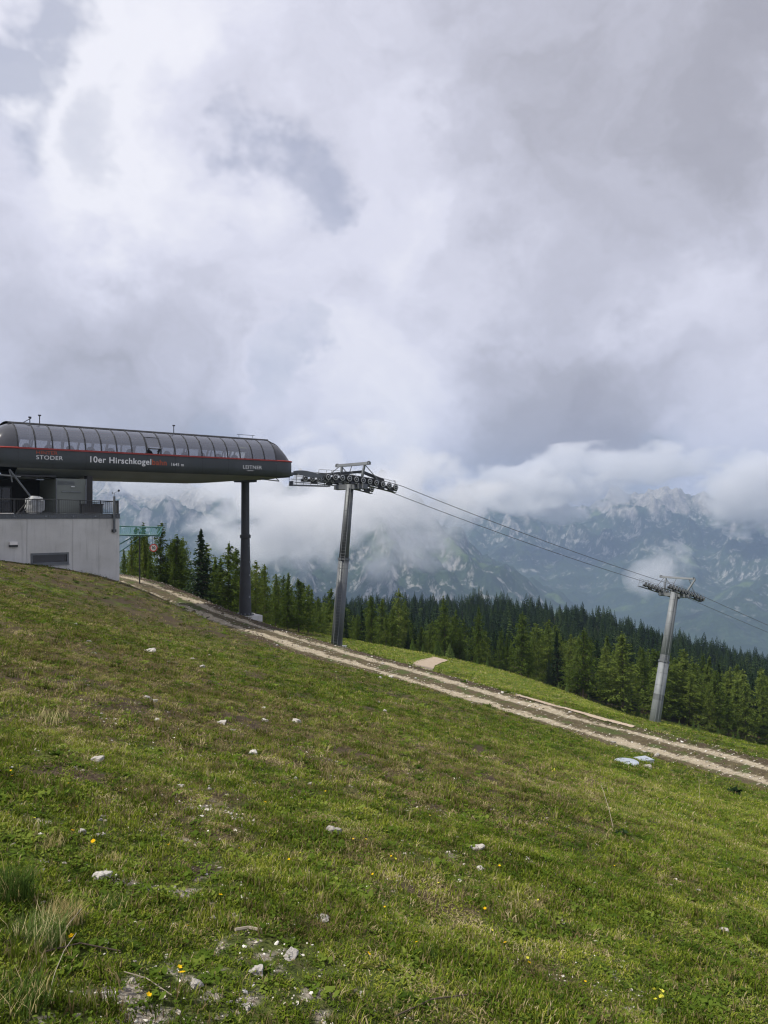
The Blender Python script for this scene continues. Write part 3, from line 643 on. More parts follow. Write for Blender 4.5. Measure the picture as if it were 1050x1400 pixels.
# ------------------------------------------------------------------ station hull
ST0, ST1 = -20.2, 1.5                                    # straight part of the hull
def loft_part(name, mat, parent, rows, smooth=True):
    """rows: list of equal-length point rows"""
    n = len(rows[0]); v = [p for r in rows for p in r]; f = [(i * n + j, i * n + j + 1, (i + 1) * n + j + 1, (i + 1) * n + j) for i in range(len(rows) - 1) for j in range(n - 1)]
    return mesh_obj(name, v, f, mat, parent, smooth)
GLASS = [(2.98, 4.90), (2.90, 5.30), (2.68, 5.78), (2.30, 6.25), (1.78, 6.60), (1.15, 6.82)]
FASC = [(2.78, 3.40), (2.98, 3.56), (3.06, 4.0), (3.07, 4.4), (3.02, 4.78)]
def build_station():
    root = empty('lift_station', LP(0, 0, 0), 'dark grey gondola lift station hull with tinted curved windows and red stripe', 'lift station', None, LROT)
    px_m = [ST0 + (ST1 - ST0) * i / 18 for i in range(19)]
    H = .02
    for s in (-1, 1):
        for i in range(18):                              # window panes and ribs
            a, b = px_m[i] + .045, px_m[i + 1] - .045
            if s < 0 and i == 8: continue
            loft_part('window_pane', M['glass'], root, [[(t, s * w, z) for w, z in GLASS] for t in ((a, b) if s > 0 else (b, a))])
        for t in px_m:
            rows = []
            for tt in (t - .05, t + .05): rows.append([(tt, s * (w + H), z + H * .6) for w, z in GLASS])
            m = MB(); n = len(GLASS)
            v = rows[0] + rows[1] + [(x, y - s * .07, z - .03) for x, y, z in rows[0] + rows[1]]
            f = []
            for j in range(n - 1): f += [(j, j + 1, n + j + 1, n + j), (2 * n + j, 3 * n + j, 3 * n + j + 1, 2 * n + j + 1), (j, 2 * n + j, 2 * n + j + 1, j + 1), (n + j, n + j + 1, 3 * n + j + 1, 3 * n + j)]
            m.add(v, f); m.build('window_rib', M['black'], root)
        seams = [ST0 + (ST1 - ST0) * i / 9 for i in range(10)]
        for i in range(9):                               # fascia panels, each with a recessed joint
            a, b = seams[i] + .012, seams[i + 1] - .012
            loft_part('fascia_panel', M['hull'], root, [[(t, s * w, z) for w, z in FASC] for t in ((a, b) if s > 0 else (b, a))])
        loft_part('fascia_backing', M['black'], root, [[(t, s * (w - .05), z) for w, z in FASC] for t in ((ST0, ST1) if s > 0 else (ST1, ST0))])
    # open flap on the near side
    m = MB(); a, b = px_m[8] + .05, px_m[9] - .05
    top = [(a, -2.30, 6.27), (b, -2.30, 6.27)]; bot = [(b + .02, -3.02, 5.30), (a + .02, -3.02, 5.30)]
    flap = mesh_obj('open_window_flap', top + bot, [(3, 2, 1, 0)], M['glass'], root)
    m = MB(); m.tube(top[0], bot[1], .035, n=6).tube(top[1], bot[0], .035, n=6).tube(bot[0], bot[1], .045, n=6).tube(top[0], top[1], .03, n=6); m.tube(bot[0], (b - .25, -2.85, 5.1), .025, n=5).tube(bot[1], (a + .25, -2.85, 5.1), .025, n=5); m.build('flap_frame', M['black'], flap)
    loft_part('window_pane', M['glass'], root, [[(t, -w, z) for w, z in GLASS[3:]] for t in (b, a)])
    # roof, underside, stripe
    rp = [(-1.28, 6.80), (-1.18, 6.92), (-.6, 6.98), (0, 7.0), (.6, 6.98), (1.18, 6.92), (1.28, 6.80)]
    loft_part('roof', M['black'], root, [[(t, w, z) for w, z in rp] for t in (ST1 + .2, ST0 - .3)], False)
    loft_part('roof_soffit', M['black'], root, [[(t, w, z) for w, z in ((1.2, 6.78), (0, 6.86), (-1.2, 6.78))] for t in (ST1, ST0)], False)
    up = [(-2.8, 3.42), (-2.3, 3.18), (-1.9, 2.85), (-.9, 2.72), (.9, 2.72), (1.9, 2.85), (2.3, 3.18), (2.8, 3.42)]
    def und(t):
        k = float(sstep(-6, 2.5, t)); return [(t, w, z + (3.36 - z) * k * .8) for w, z in up]
    loft_part('underside', M['hull_under'], root, [und(t) for t in np.linspace(ST0, ST1 + .4, 16)], True)
    part('floor_deck', M['black'], root, lambda m: m.box((ST0, -2.85, 4.55), (ST1, 2.85, 4.62)))
    # rounded ends: the glass sweeps down to the stripe, the fascia curls in to a mouth
    for e, t0 in ((1, ST1), (-1, ST0)):
        rows = []
        for q in np.linspace(0, 1, 9):
            L_ = 2.25 * (.55 * q + .45 * math.sin(q * math.pi / 2)); zz = 1 - q ** 1.7; ws = 1 - .30 * q ** 2.2
            half = [(w * ws, 4.86 + (z - 4.86) * zz) for w, z in GLASS]
            r = [(t0 + e * L_ * .87, -w, z) for w, z in half] + [(t0 + e * L_ * .87, w, z) for w, z in reversed(half)]
            rows.append(r if e > 0 else list(reversed(r)))
        loft_part('end_window', M['end_glass'], root, rows)
        for k in (0, 4, 5, 11):
            m = MB(); pts = [rows[i][k] for i in range(9)]; m.path(pts, .04, 5); m.build('end_window_rib', M['black'], root)
        for s in (-1, 1):
            rr = []
            for q in np.linspace(0, 1, 7):
                ws = 1 - .32 * q ** 2.2; rr.append([(t0 + e * 2.05 * math.sin(q * math.pi / 2), s * w * ws, z + (.12 * q if z < 3.6 else 0)) for w, z in FASC])
            loft_part('end_fascia', M['hull'], root, rr if s * e < 0 else list(reversed(rr)))
            part('red_stripe', M['red'], root, lambda m: m.path([(t0, s * 3.03, 4.84)] + [(t0 + e * 2.08 * math.sin(q * math.pi / 2), s * 3.03 * (1 - .31 * q ** 2.2), 4.84) for q in np.linspace(.15, 1, 7)], .065, 6))
        tt = t0 + e * 1.9
        part('mouth_dark_slab', M['black'], root, lambda m: m.box((min(tt, tt - e * .2), -1.95, 3.6), (max(tt, tt - e * .2), 1.95, 4.8)))  # black slab filling the open mouth, its colour standing for the shade inside
        part('end_lip', M['hull'], root, lambda m: (m.box((min(tt, tt + e * .22), -2.05, 4.62), (max(tt, tt + e * .22), 2.05, 4.80)), m.box((min(tt, tt + e * .15), -2.05, 3.42), (max(tt, tt + e * .15), 2.05, 3.62))))
    for s in (-1, 1):
        part('red_stripe', M['red'], root, lambda m: m.box((ST0, s * 3.03 - .05, 4.78), (ST1, s * 3.03 + .05, 4.90)))
    # machinery seen through the glass: tyre conveyor, frames, cross ties
    def frames(m):
        for t in np.arange(ST0 + 1, ST1, 2.3):
            for w in (-2.0, 2.0): m.beam((t, w, 4.6), (t + .25, w * .72, 6.5), .12, .12)
            m.beam((t, -1.5, 6.3), (t, 1.5, 6.3), .1, .14)
        for w in (-2.0, 2.0): m.beam((ST0 + .5, w, 4.8), (ST1, w, 4.8), .16, .22)
        m.beam((ST0 + .5, 0, 5.9), (ST1, 0, 5.9), .5, .3)
    part('drive_frame', M['galv_dark'], root, frames)
    def tyre(m): m.mat(0).lathe([(.08, -.09), (.30, -.09), (.33, 0), (.30, .09), (.08, .09)], 12, axis='y')
    first = part('conveyor_tyre', M['rubber'], root, tyre, True)
    k = 0
    for w in (-2.0, 2.0):
        for t in np.arange(ST0 + .8, ST1 - .2, 1.56):
            o = first if k == 0 else sub(first, 'conveyor_tyre', first.data, root); o.location = (t, w * 1.06, 4.95); k += 1
    for (t, h) in ((-18.9, .35), (-18.2, .55), (-7.4, .55)):
        part('roof_mast', M['black'], root, lambda m: (m.tube((t, -1.0, 6.9), (t, -1.0, 7.0 + h), .035, n=6), m.box((t - .10, -1.06, 6.95 + h), (t + .10, -.94, 7.05 + h))))
    part('roof_brace', M['black'], root, lambda m: m.tube((-19.4, -1, 6.9), (-18.8, -1, 7.3), .03, n=5))
    part('roof_bracket', M['black'], root, lambda m: (m.tube((-1.2, -1, 6.95), (-1.2, -1, 7.2), .02, n=5), m.tube((.2, -1, 6.95), (.2, -1, 7.2), .02, n=5), m.tube((-1.4, -1, 7.2), (.4, -1, 7.2), .02, n=5)))
    # lettering on the fascia
    def text(body, t, z, size, mat, bold=.006, x_al='LEFT', wide=1.0):
        cu = bpy.data.curves.new('lettering', 'FONT'); cu.body = body; cu.size = size; cu.extrude = .006; cu.offset = bold * size / .5; cu.align_x = x_al; cu.space_character = 1.08
        o = bpy.data.objects.new('lettering', cu); link(o); bpy.context.view_layer.update()
        me = bpy.data.meshes.new_from_object(o.evaluated_get(bpy.context.evaluated_depsgraph_get())); bpy.data.objects.remove(o)
        me.materials.clear(); me.materials.append(mat)
        w = max((v.co.x for v in me.vertices), default=0)
        o = bpy.data.objects.new('lettering', me); link(o); o.parent = root
        o.matrix_local = Matrix.Translation((t, -3.085, z)) @ Matrix.Rotation(R(90), 4, 'X') @ Matrix.Diagonal((wide, 1, 1, 1))
        return o, w
    text('HINTER', -19.0, 4.44, .36, M['orange_text'], 0, 'LEFT', 1.15); text('STODER', -19.0, 4.06, .42, M['white_text'], 0, 'LEFT', 1.15)
    o, w = text('10er Hirschkogel', -15.2, 4.0, .66, M['white_text'], .008)
    o2, w2 = text('bahn', -15.2 + w + .06, 4.0, .62, M['orange_text'], .006)
    text('1645 m', -15.2 + w + .06 + w2 + .35, 3.98, .36, M['white_text'], .003)
    text('LEITNER', -1.95, 4.0, .44, M['white_text'], 0, 'LEFT', 1.1); text('ropeways', -1.55, 3.82, .16, M['white_text'], .0)
    # rope guide sticking out of the mouth
    part('mouth_guide', M['galv_dark'], root, lambda m: (m.box((3.2, -2.2, 3.72), (4.3, -1.8, 3.9)), m.box((3.2, 1.8, 3.72), (4.3, 2.2, 3.9)), m.tube((3.6, -2.4, 3.6), (3.6, 2.4, 3.6), .06, n=6)))
    part('under_arm', M['galv'], root, lambda m: (m.tube((ST1 - 1.2, -2.0, 3.2), (2.4, -2.0, 3.05), .05, n=6), m.tube((2.4, -2, 3.05), (2.1, -2, 3.3), .04, n=6)))
build_station()
def build_column():
    z0 = lground(0, 0); zb = z0 + .35
    root = empty('support_column', LP(0, 0, z0 - .6), 'tall dark steel column carrying the free end of the lift station', 'column', None, LROT)
    b = z0 - .6
    part('shaft', M['column'], root, lambda m: m.lathe([(.60, zb - b), (.56, zb + .25 - b), (.40, -2.05 - b)], 24), True)
    part('upper_shaft', M['column'], root, lambda m: m.lathe([(.385, -2.0 - b), (.365, 3.1 - b)], 24), True)
    part('flange', M['column'], root, lambda m: m.lathe([(.40, -2.22 - b), (.50, -2.18 - b), (.50, -1.92 - b), (.38, -1.88 - b)], 24))
    part('head_plate', M['column'], root, lambda m: m.box((-.7, -.9, 2.95 - b), (.7, .9, 3.2 - b)))
    bolt = None
    for k in range(12):
        a = k * math.pi / 6
        if bolt is None: bolt = part('anchor_bolt', M['galv'], root, lambda m: m.tube((0, 0, 0), (0, 0, .22), .035, n=6))
        o = bolt if k == 0 else sub(bolt, 'anchor_bolt', bolt.data, root); o.location = (.72 * math.cos(a), .72 * math.sin(a), zb - b)
    part('base_plate', M['column'], root, lambda m: m.lathe([(0, zb + .05 - b), (.82, zb + .05 - b), (.82, zb - b)], 24))
    part('concrete_footing', M['concrete'], root, lambda m: m.box((-1.15, -1.15, -.8), (1.15, 1.15, zb - b)))
    for zz, sx in ((-1.9, .2), (-2.9, .18), (-4.4, .22), (-5.6, .2), (-7.6, .16)):
        rr = .40 + (.56 - .40) * (-2 - zz) / 7.0 if zz < -2 else .38
        part('marker_plate', M['galv'], root, lambda m: m.box((sx - .07, -rr - .02, zz - b - .09), (sx + .07, -rr + .12, zz - b + .09)))
build_column()
# ------------------------------------------------------------------ concrete building under the station
BW = -5.0; BT0, BT1 = -36.0, -13.5
def build_building():
    root = empty('station_building', LP(BT1, BW, -9.0), 'pale grey concrete base building of the lift station with a low strip window', 'building', None, LROT)
    def L(t, w, z): return (t - BT1, w - BW, z + 9.0)
    # wall slabs cast in panels with joints; the strip window is an opening
    js = [BT0, -30.0, -26.6, -23.3, -20.1, -16.95, BT1]
    for a, b in zip(js[:-1], js[1:]):
        a2, b2 = a + .012, b - .012; m = MB()
        if a == -20.1:
            m.box(L(a2, BW, -9), L(b2, BW + .4, -3.60)); m.box(L(a2, BW, -2.8), L(b2, BW + .4, -.32)); m.box(L(a2, BW, -3.6), L(-19.85, BW + .4, -2.8)); m.box(L(-17.25, BW, -3.6), L(b2, BW + .4, -2.8))
        else: m.box(L(a2, BW, -9), L(b2, BW + .4, -.32))
        m.build('wall_panel', M['concrete'], root)
    part('core', M['concrete'], root, lambda m: (m.box(L(BT0, BW + .06, -9), L(-20.0, 5, -.35)), m.box(L(-17.1, BW + .06, -9), L(BT1 - .05, 5, -.35)), m.box(L(-20.0, BW + .6, -9), L(-17.1, 5, -.35))))
    part('end_wall', M['concrete'], root, lambda m: m.box(L(BT1 - .35, BW + .42, -9), L(BT1 - .01, 5, -.32)))
    part('deck_slab', M['concrete'], root, lambda m: m.box(L(BT0, BW + .05, -.31), L(BT1 - .04, 5.2, -.06)))
    w = part('window_frame', M['galv_dark'], root, lambda m: (m.box(L(-19.86, BW - .03, -3.62), L(-17.24, BW + .1, -3.46)), m.box(L(-19.86, BW - .03, -2.92), L(-17.24, BW + .1, -2.78)), m.box(L(-19.86, BW - .03, -3.46), L(-19.72, BW + .1, -2.92)), m.box(L(-17.38, BW - .03, -3.46), L(-17.24, BW + .1, -2.92))))
    part('window_pane', M['dark_glass'], w, lambda m: m.box(L(-19.72, BW + .09, -3.46), L(-17.38, BW + .11, -2.92)))
    part('window_sill', M['galv'], w, lambda m: m.box(L(-19.9, BW - .08, -3.68), L(-17.2, BW + .05, -3.625)))
    part('edge_grating', M['galv_dark'], root, lambda m: (m.box(L(BT0, BW - .05, -.33), L(BT1 + .05, BW + .03, -.28)), m.box(L(BT0, BW - .05, 0.0), L(BT1 + .05, BW + .03, .04)), m.box(L(BT0, BW - .01, -.28), L(BT1 + .02, BW + .045, 0.0))))
    def ribs(m):
        for t in np.arange(-24.5, BT1, .13): m.box(L(t, BW - .04, -.28), L(t + .03, BW - .005, 0.0))
    tag(part('grating_bars', M['galv_dark'], root, ribs), kind='stuff')
    for t in (-21.0, -18.9, -17.0, -15.4): part('edge_clip', M['galv'], root, lambda m: m.box(L(t, BW - .08, -.22), L(t + .12, BW - .05, -.1)))
    # dark loading hall above the deck
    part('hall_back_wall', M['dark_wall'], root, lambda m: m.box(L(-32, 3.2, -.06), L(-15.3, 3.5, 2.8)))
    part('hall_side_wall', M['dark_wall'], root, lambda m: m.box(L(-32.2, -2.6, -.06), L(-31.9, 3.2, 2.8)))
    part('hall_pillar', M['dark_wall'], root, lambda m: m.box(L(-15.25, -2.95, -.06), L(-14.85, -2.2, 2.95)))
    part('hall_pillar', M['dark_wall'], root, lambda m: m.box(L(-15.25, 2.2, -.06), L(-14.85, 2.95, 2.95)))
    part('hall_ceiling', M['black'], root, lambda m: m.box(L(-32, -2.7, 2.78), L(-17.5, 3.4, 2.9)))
    dr = part('hall_door', M['galv_dark'], root, lambda m: (m.box(L(-20.6, 3.1, -.05), L(-20.5, 3.2, 2.2)), m.box(L(-19.3, 3.1, -.05), L(-19.2, 3.2, 2.2)), m.box(L(-20.5, 3.1, 2.1), L(-19.3, 3.2, 2.2)), m.box(L(-19.95, 3.1, 0), L(-19.88, 3.2, 2.1)), m.box(L(-20.5, 3.12, 1.0), L(-19.3, 3.18, 1.06))))
    part('door_pane', M['dark_glass'], dr, lambda m: m.box(L(-20.5, 3.14, 0), L(-19.3, 3.16, 2.1)))
build_building()
def build_cabin():
    root = empty('operator_cabin', LP(-17.5, -2.9, -.06), 'grey green panelled operator cabin between deck and hull', 'cabin', None, LROT)
    part('panel', M['cabin'], root, lambda m: m.box((0, 0, 0), (2.2, 4.5, 2.75)))
    part('corner_trim', M['galv_dark'], root, lambda m: m.box((-.05, -.03, 0), (.03, .02, 2.76)))
    part('corner_trim', M['galv_dark'], root, lambda m: m.box((2.14, -.03, 0), (2.24, .02, 2.76)))
    part('handrail', M['galv'], root, lambda m: m.tube((.35, -.08, 1.75), (1.75, -.08, 1.75), .03, n=6))
    part('lamp', M['white_text'], root, lambda m: m.box((1.05, -.09, 2.12), (1.3, -.01, 2.17)))
    part('vent_grille', M['galv_dark'], root, lambda m: [m.box((.1, -.03, 2.3 + .07 * k), (1.3, -.012, 2.33 + .07 * k)) for k in range(4)])
    part('drain_pipe', M['galv'], root, lambda m: m.tube((2.1, -.1, .6), (2.1, -.1, 2.3), .025, n=6))
build_cabin()
def build_railing():
    root = empty('deck_railing', LP(BT1, BW, 0), 'dark steel bar railing along the concrete deck edge', 'railing', None, LROT)
    L0 = -22.6
    part('top_rail', M['black'], root, lambda m: (m.tube((L0, .12, 1.06), (-4.2, .12, 1.06), .03, n=6), m.tube((-4.2, .12, 1.06), (-.1, .12, .98), .028, n=6), m.tube((-.1, .12, .98), (-.1, 6, .98), .028, n=6)))
    part('bottom_rail', M['black'], root, lambda m: (m.tube((L0, .12, .10), (-.1, .12, .10), .02, n=6), m.tube((-.1, .12, .1), (-.1, 6, .1), .02, n=6)))
    post = None
    for k, t in enumerate(np.r_[np.arange(-22.4, -.5, 1.5), -.1]):
        if post is None: post = part('post', M['black'], root, lambda m: m.box((-.03, -.03, 0), (.03, .03, 1.05)))
        o = post if k == 0 else sub(post, 'post', post.data, root); o.location = (t, .12, 0)
    def bars(m):
        for t in np.arange(-22.3, -.1, .14): m.tube((t, .12, .1), (t, .12, 1.03), .011, n=4, cap=False)
        for w in np.arange(.3, 6, .14): m.tube((-.1, w, .1), (-.1, w, .97), .011, n=4, cap=False)
    tag(part('balusters', M['black'], root, bars), kind='stuff')
    part('corner_panel', M['galv_dark'], root, lambda m: m.box((-.06, .2, -.1), (.02, 1.2, 1.05)))
build_railing()
def misc_station():
    # weather pole on the wall corner
    r = empty('weather_mast', LP(-13.95, BW - .12, -1.4), 'slim steel mast with wind sensor fixed to the corner of the concrete wall', 'mast', None, LROT)
    part('pole', M['galv_dark'], r, lambda m: m.tube((0, 0, 0), (0, 0, 2.75), .085, n=10))
    part('clamp', M['black'], r, lambda m: (m.box((-.16, -.02, .05), (.16, .14, .25)), m.box((-.13, -.02, 1.2), (.13, .14, 1.35))))
    part('sensor_arm', M['galv'], r, lambda m: (m.tube((0, 0, 2.75), (0, 0, 3.0), .02, n=5), m.tube((-.15, 0, 2.95), (.30, 0, 3.15), .015, n=5), m.tube((-.15, 0, 2.95), (-.15, 0, 3.08), .03, n=6)))
    part('wind_cup', M['black'], r, lambda m: m.lathe([(0, 3.1), (.08, 3.13), (.09, 3.2), (.06, 3.27), (0, 3.28)], 8, (.34, 0, 0)))
    # wall lamp
    r = empty('wall_lamp', LP(-21.0, BW, -2.15), 'small white box lamp on the concrete wall above the grass', 'lamp', None, LROT)
    part('housing', M['sign'], r, lambda m: m.box((-.25, -.16, 0), (.25, 0, .22)))
    part('bracket', M['black'], r, lambda m: m.box((-.28, -.12, -.14), (.28, 0, -.002)))
    # covered snow gun with a long boom
    r = empty('covered_machine', LP(-19.3, -4.0, -.06), 'grey tarpaulin covered machine standing behind the deck railing', 'machine', None, LROT)
    bm = bmesh.new(); bmesh.ops.create_icosphere(bm, subdivisions=3, radius=1)
    for v in bm.verts:
        c = v.co; k = 1 + .22 * mnoise.noise(c * 2.2) + .08 * mnoise.noise(c * 6)
        c.x = math.copysign(abs(c.x) ** .6, c.x) * .62 * k; c.y = math.copysign(abs(c.y) ** .6, c.y) * .5 * k; c.z = math.copysign(abs(c.z) ** .55, c.z) * .62 * k + .72
    me = bpy.data.meshes.new('tarpaulin'); bm.to_mesh(me); bm.free(); me.materials.append(M['tarp']); sub(None, 'tarpaulin', me, r)
    part('stand', M['black'], r, lambda m: (m.tube((-.5, -.1, 0), (-.15, 0, .6), .04, n=6), m.tube((.4, -.2, 0), (.2, 0, .4), .04, n=6), m.tube((-1.3, 0, 0), (-.5, 0, 1.0), .05, n=6), m.tube((-1.0, 0, 0), (-.4, 0, .8), .05, n=6)))
    part('boom', M['galv_dark'], r, lambda m: (m.tube((-.25, 0, 1.25), (-1.65, .3, 3.25), .07, n=8), m.tube((-2.4, .3, 2.85), (-.9, .3, 2.75), .045, n=6), m.tube((-1.65, .3, 3.25), (-1.45, .3, 2.35), .05, n=6)))
    # dark bench-like crate on the deck, right of the cabin
    r = part('deck_crate', M['black'], None, lambda m: (m.box((0, 0, 0), (1.5, .6, .75)), m.box((-.05, -.05, .75), (1.55, .65, .82)), m.box((.1, .02, -.03), (.3, .6, .0))))
    r.matrix_world = Matrix.Translation(LP(-16.0, -4.2, -.03)) @ LROT.to_4x4(); tag(r, 'low dark crate on the deck in front of the cabin pillar', 'crate')
    r = part('deck_box', M['sign'], None, lambda m: (m.box((0, 0, 0), (.9, .4, .10)), m.box((-.03, -.03, .10), (.93, .43, .14))))
    r.matrix_world = Matrix.Translation(LP(-21.7, -4.3, -.05)) @ LROT.to_4x4(); tag(r, 'flat pale box lying on the deck behind the railing', 'box')
    # teal frame with netting behind the building
    r = empty('net_frame', LP(-14, 8, -2), 'teal steel frame with catch netting jutting out behind the concrete building', 'net frame')
    def W(px, py, Y): return Vector(P(px, py, Y)) - r.location
    tl, tr2, bl, br2 = W(150, 719, 74), W(222, 721, 74), W(150, 731, 70.5), W(215, 732, 70.5)
    ml, mr = (tl + bl) / 2 + Vector((0, 0, -.55)), (tr2 + br2) / 2 + Vector((0, 0, -.5))
    part('rail', M['teal'], r, lambda m: (m.tube(tl, tr2, .07, n=6), m.tube(bl, br2, .07, n=6), m.tube(tr2, br2, .06, n=6)))
    def cross(m):
        for k in np.linspace(0, 1, 6):
            a = tl.lerp(tr2, k); b = bl.lerp(br2, k); c = ml.lerp(mr, k); m.path([a, a.lerp(c, .6) + Vector((0, 0, -.08)), c, c.lerp(b, .5) + Vector((0, 0, -.06)), b], .035, 5)
    part('cross_rib', M['teal'], r, cross)
    loft_part('netting', M['net'], r, [[tl.lerp(tr2, k) for k in np.linspace(0, 1, 8)], [ml.lerp(mr, k) for k in np.linspace(0, 1, 8)], [bl.lerp(br2, k) for k in np.linspace(0, 1, 8)]], False)
    part('strut', M['teal'], r, lambda m: (m.tube(W(160, 746, 71), W(185, 732, 70.8), .06, n=6), m.tube(W(160, 757, 73), W(195, 733, 73), .05, n=6)))
    gx, gy = P(191, 780, 73)[:2]
    part('post', M['black'], r, lambda m: m.tube(W(191, 727, 73), Vector((gx, gy, gz(gx, gy) - .3)) - r.location, .07, n=8))
    # round speed sign hanging at its tip
    r = empty('hanging_sign', P(210, 749, 70.5), 'round white sign with red rim hanging from the teal net frame', 'sign')
    part('plate', M['sign'], r, lambda m: m.lathe([(0, -.02), (.30, -.02), (.30, .02), (0, .02)], 20, axis='y'))
    part('rim', M['sign_red'], r, lambda m: m.lathe([(.27, -.028), (.36, -.028), (.36, .025), (.27, .025)], 20, axis='y'))
    part('hanger', M['black'], r, lambda m: (m.tube((-.12, 0, .3), (-.12, 0, 1.1), .02, n=5), m.tube((.12, 0, .3), (.12, 0, 1.1), .02, n=5)))
    cu = bpy.data.curves.new('number', 'FONT'); cu.body = '30'; cu.size = .36; cu.align_x = 'CENTER'; cu.align_y = 'CENTER'; cu.offset = .008; cu.extrude = .004
    o = link(bpy.data.objects.new('number', cu)); bpy.context.view_layer.update(); me = bpy.data.meshes.new_from_object(o.evaluated_get(bpy.context.evaluated_depsgraph_get())); bpy.data.objects.remove(o)
    me.materials.clear(); me.materials.append(M['black']); o = sub(None, 'number', me, r); o.matrix_local = Matrix.Translation((0, -.032, 0)) @ Matrix.Rotation(R(90), 4, 'X')
misc_station()

# ------------------------------------------------------------------ lift towers and ropes
GA = 2.0                                                 # half gauge
def rope_z(t):
    """height of the haul rope along the line"""
    if t < 7: return 3.85 + .02 * (t - 3)
    if t < 17.3:
        s0, s1 = .02, -.215; q = (t - 7) / 10.3; return 3.93 + 10.3 * (s0 * q + (s1 - s0) * q * q / 2)
    za = 3.93 + 10.3 * (.02 - .235 / 2)
    if t < 68.0:
        q = (t - 17.3) / 50.7; zb_ = -10.05; return za + (zb_ - za) * q - 4 * .35 * q * (1 - q)
    if t < 79.5:
        q = (t - 68) / 11.5; return -10.05 + 11.5 * (-.225 * q - .075 * q * q / 2)
    z = -10.05 + 11.5 * (-.225 - .0375); return z - .30 * (t - 79.5) + .00018 * (t - 79.5) ** 2
SHEAVE = MB(); SHEAVE.mat(0).lathe([(.29, -.045), (.315, -.06), (.315, .06), (.29, .045)], 18, axis='y'); SHEAVE.mat(1).lathe([(.20, -.065), (.285, -.065), (.285, .05), (.20, .05)], 18, axis='y'); SHEAVE.mat(0).lathe([(0, -.03), (.20, -.03)], 18, axis='y').lathe([(.20, .03), (0, .03)], 18, axis='y'); SHEAVE.mat(1).lathe([(0, -.09), (.07, -.09), (.07, .07), (0, .07)], 10, axis='y')
def sheave_data():
    o = SHEAVE.build('sheave', [M['rubber'], M['rim']], None, True); me = o.data; bpy.data.objects.remove(o); return me
SHM = sheave_data()
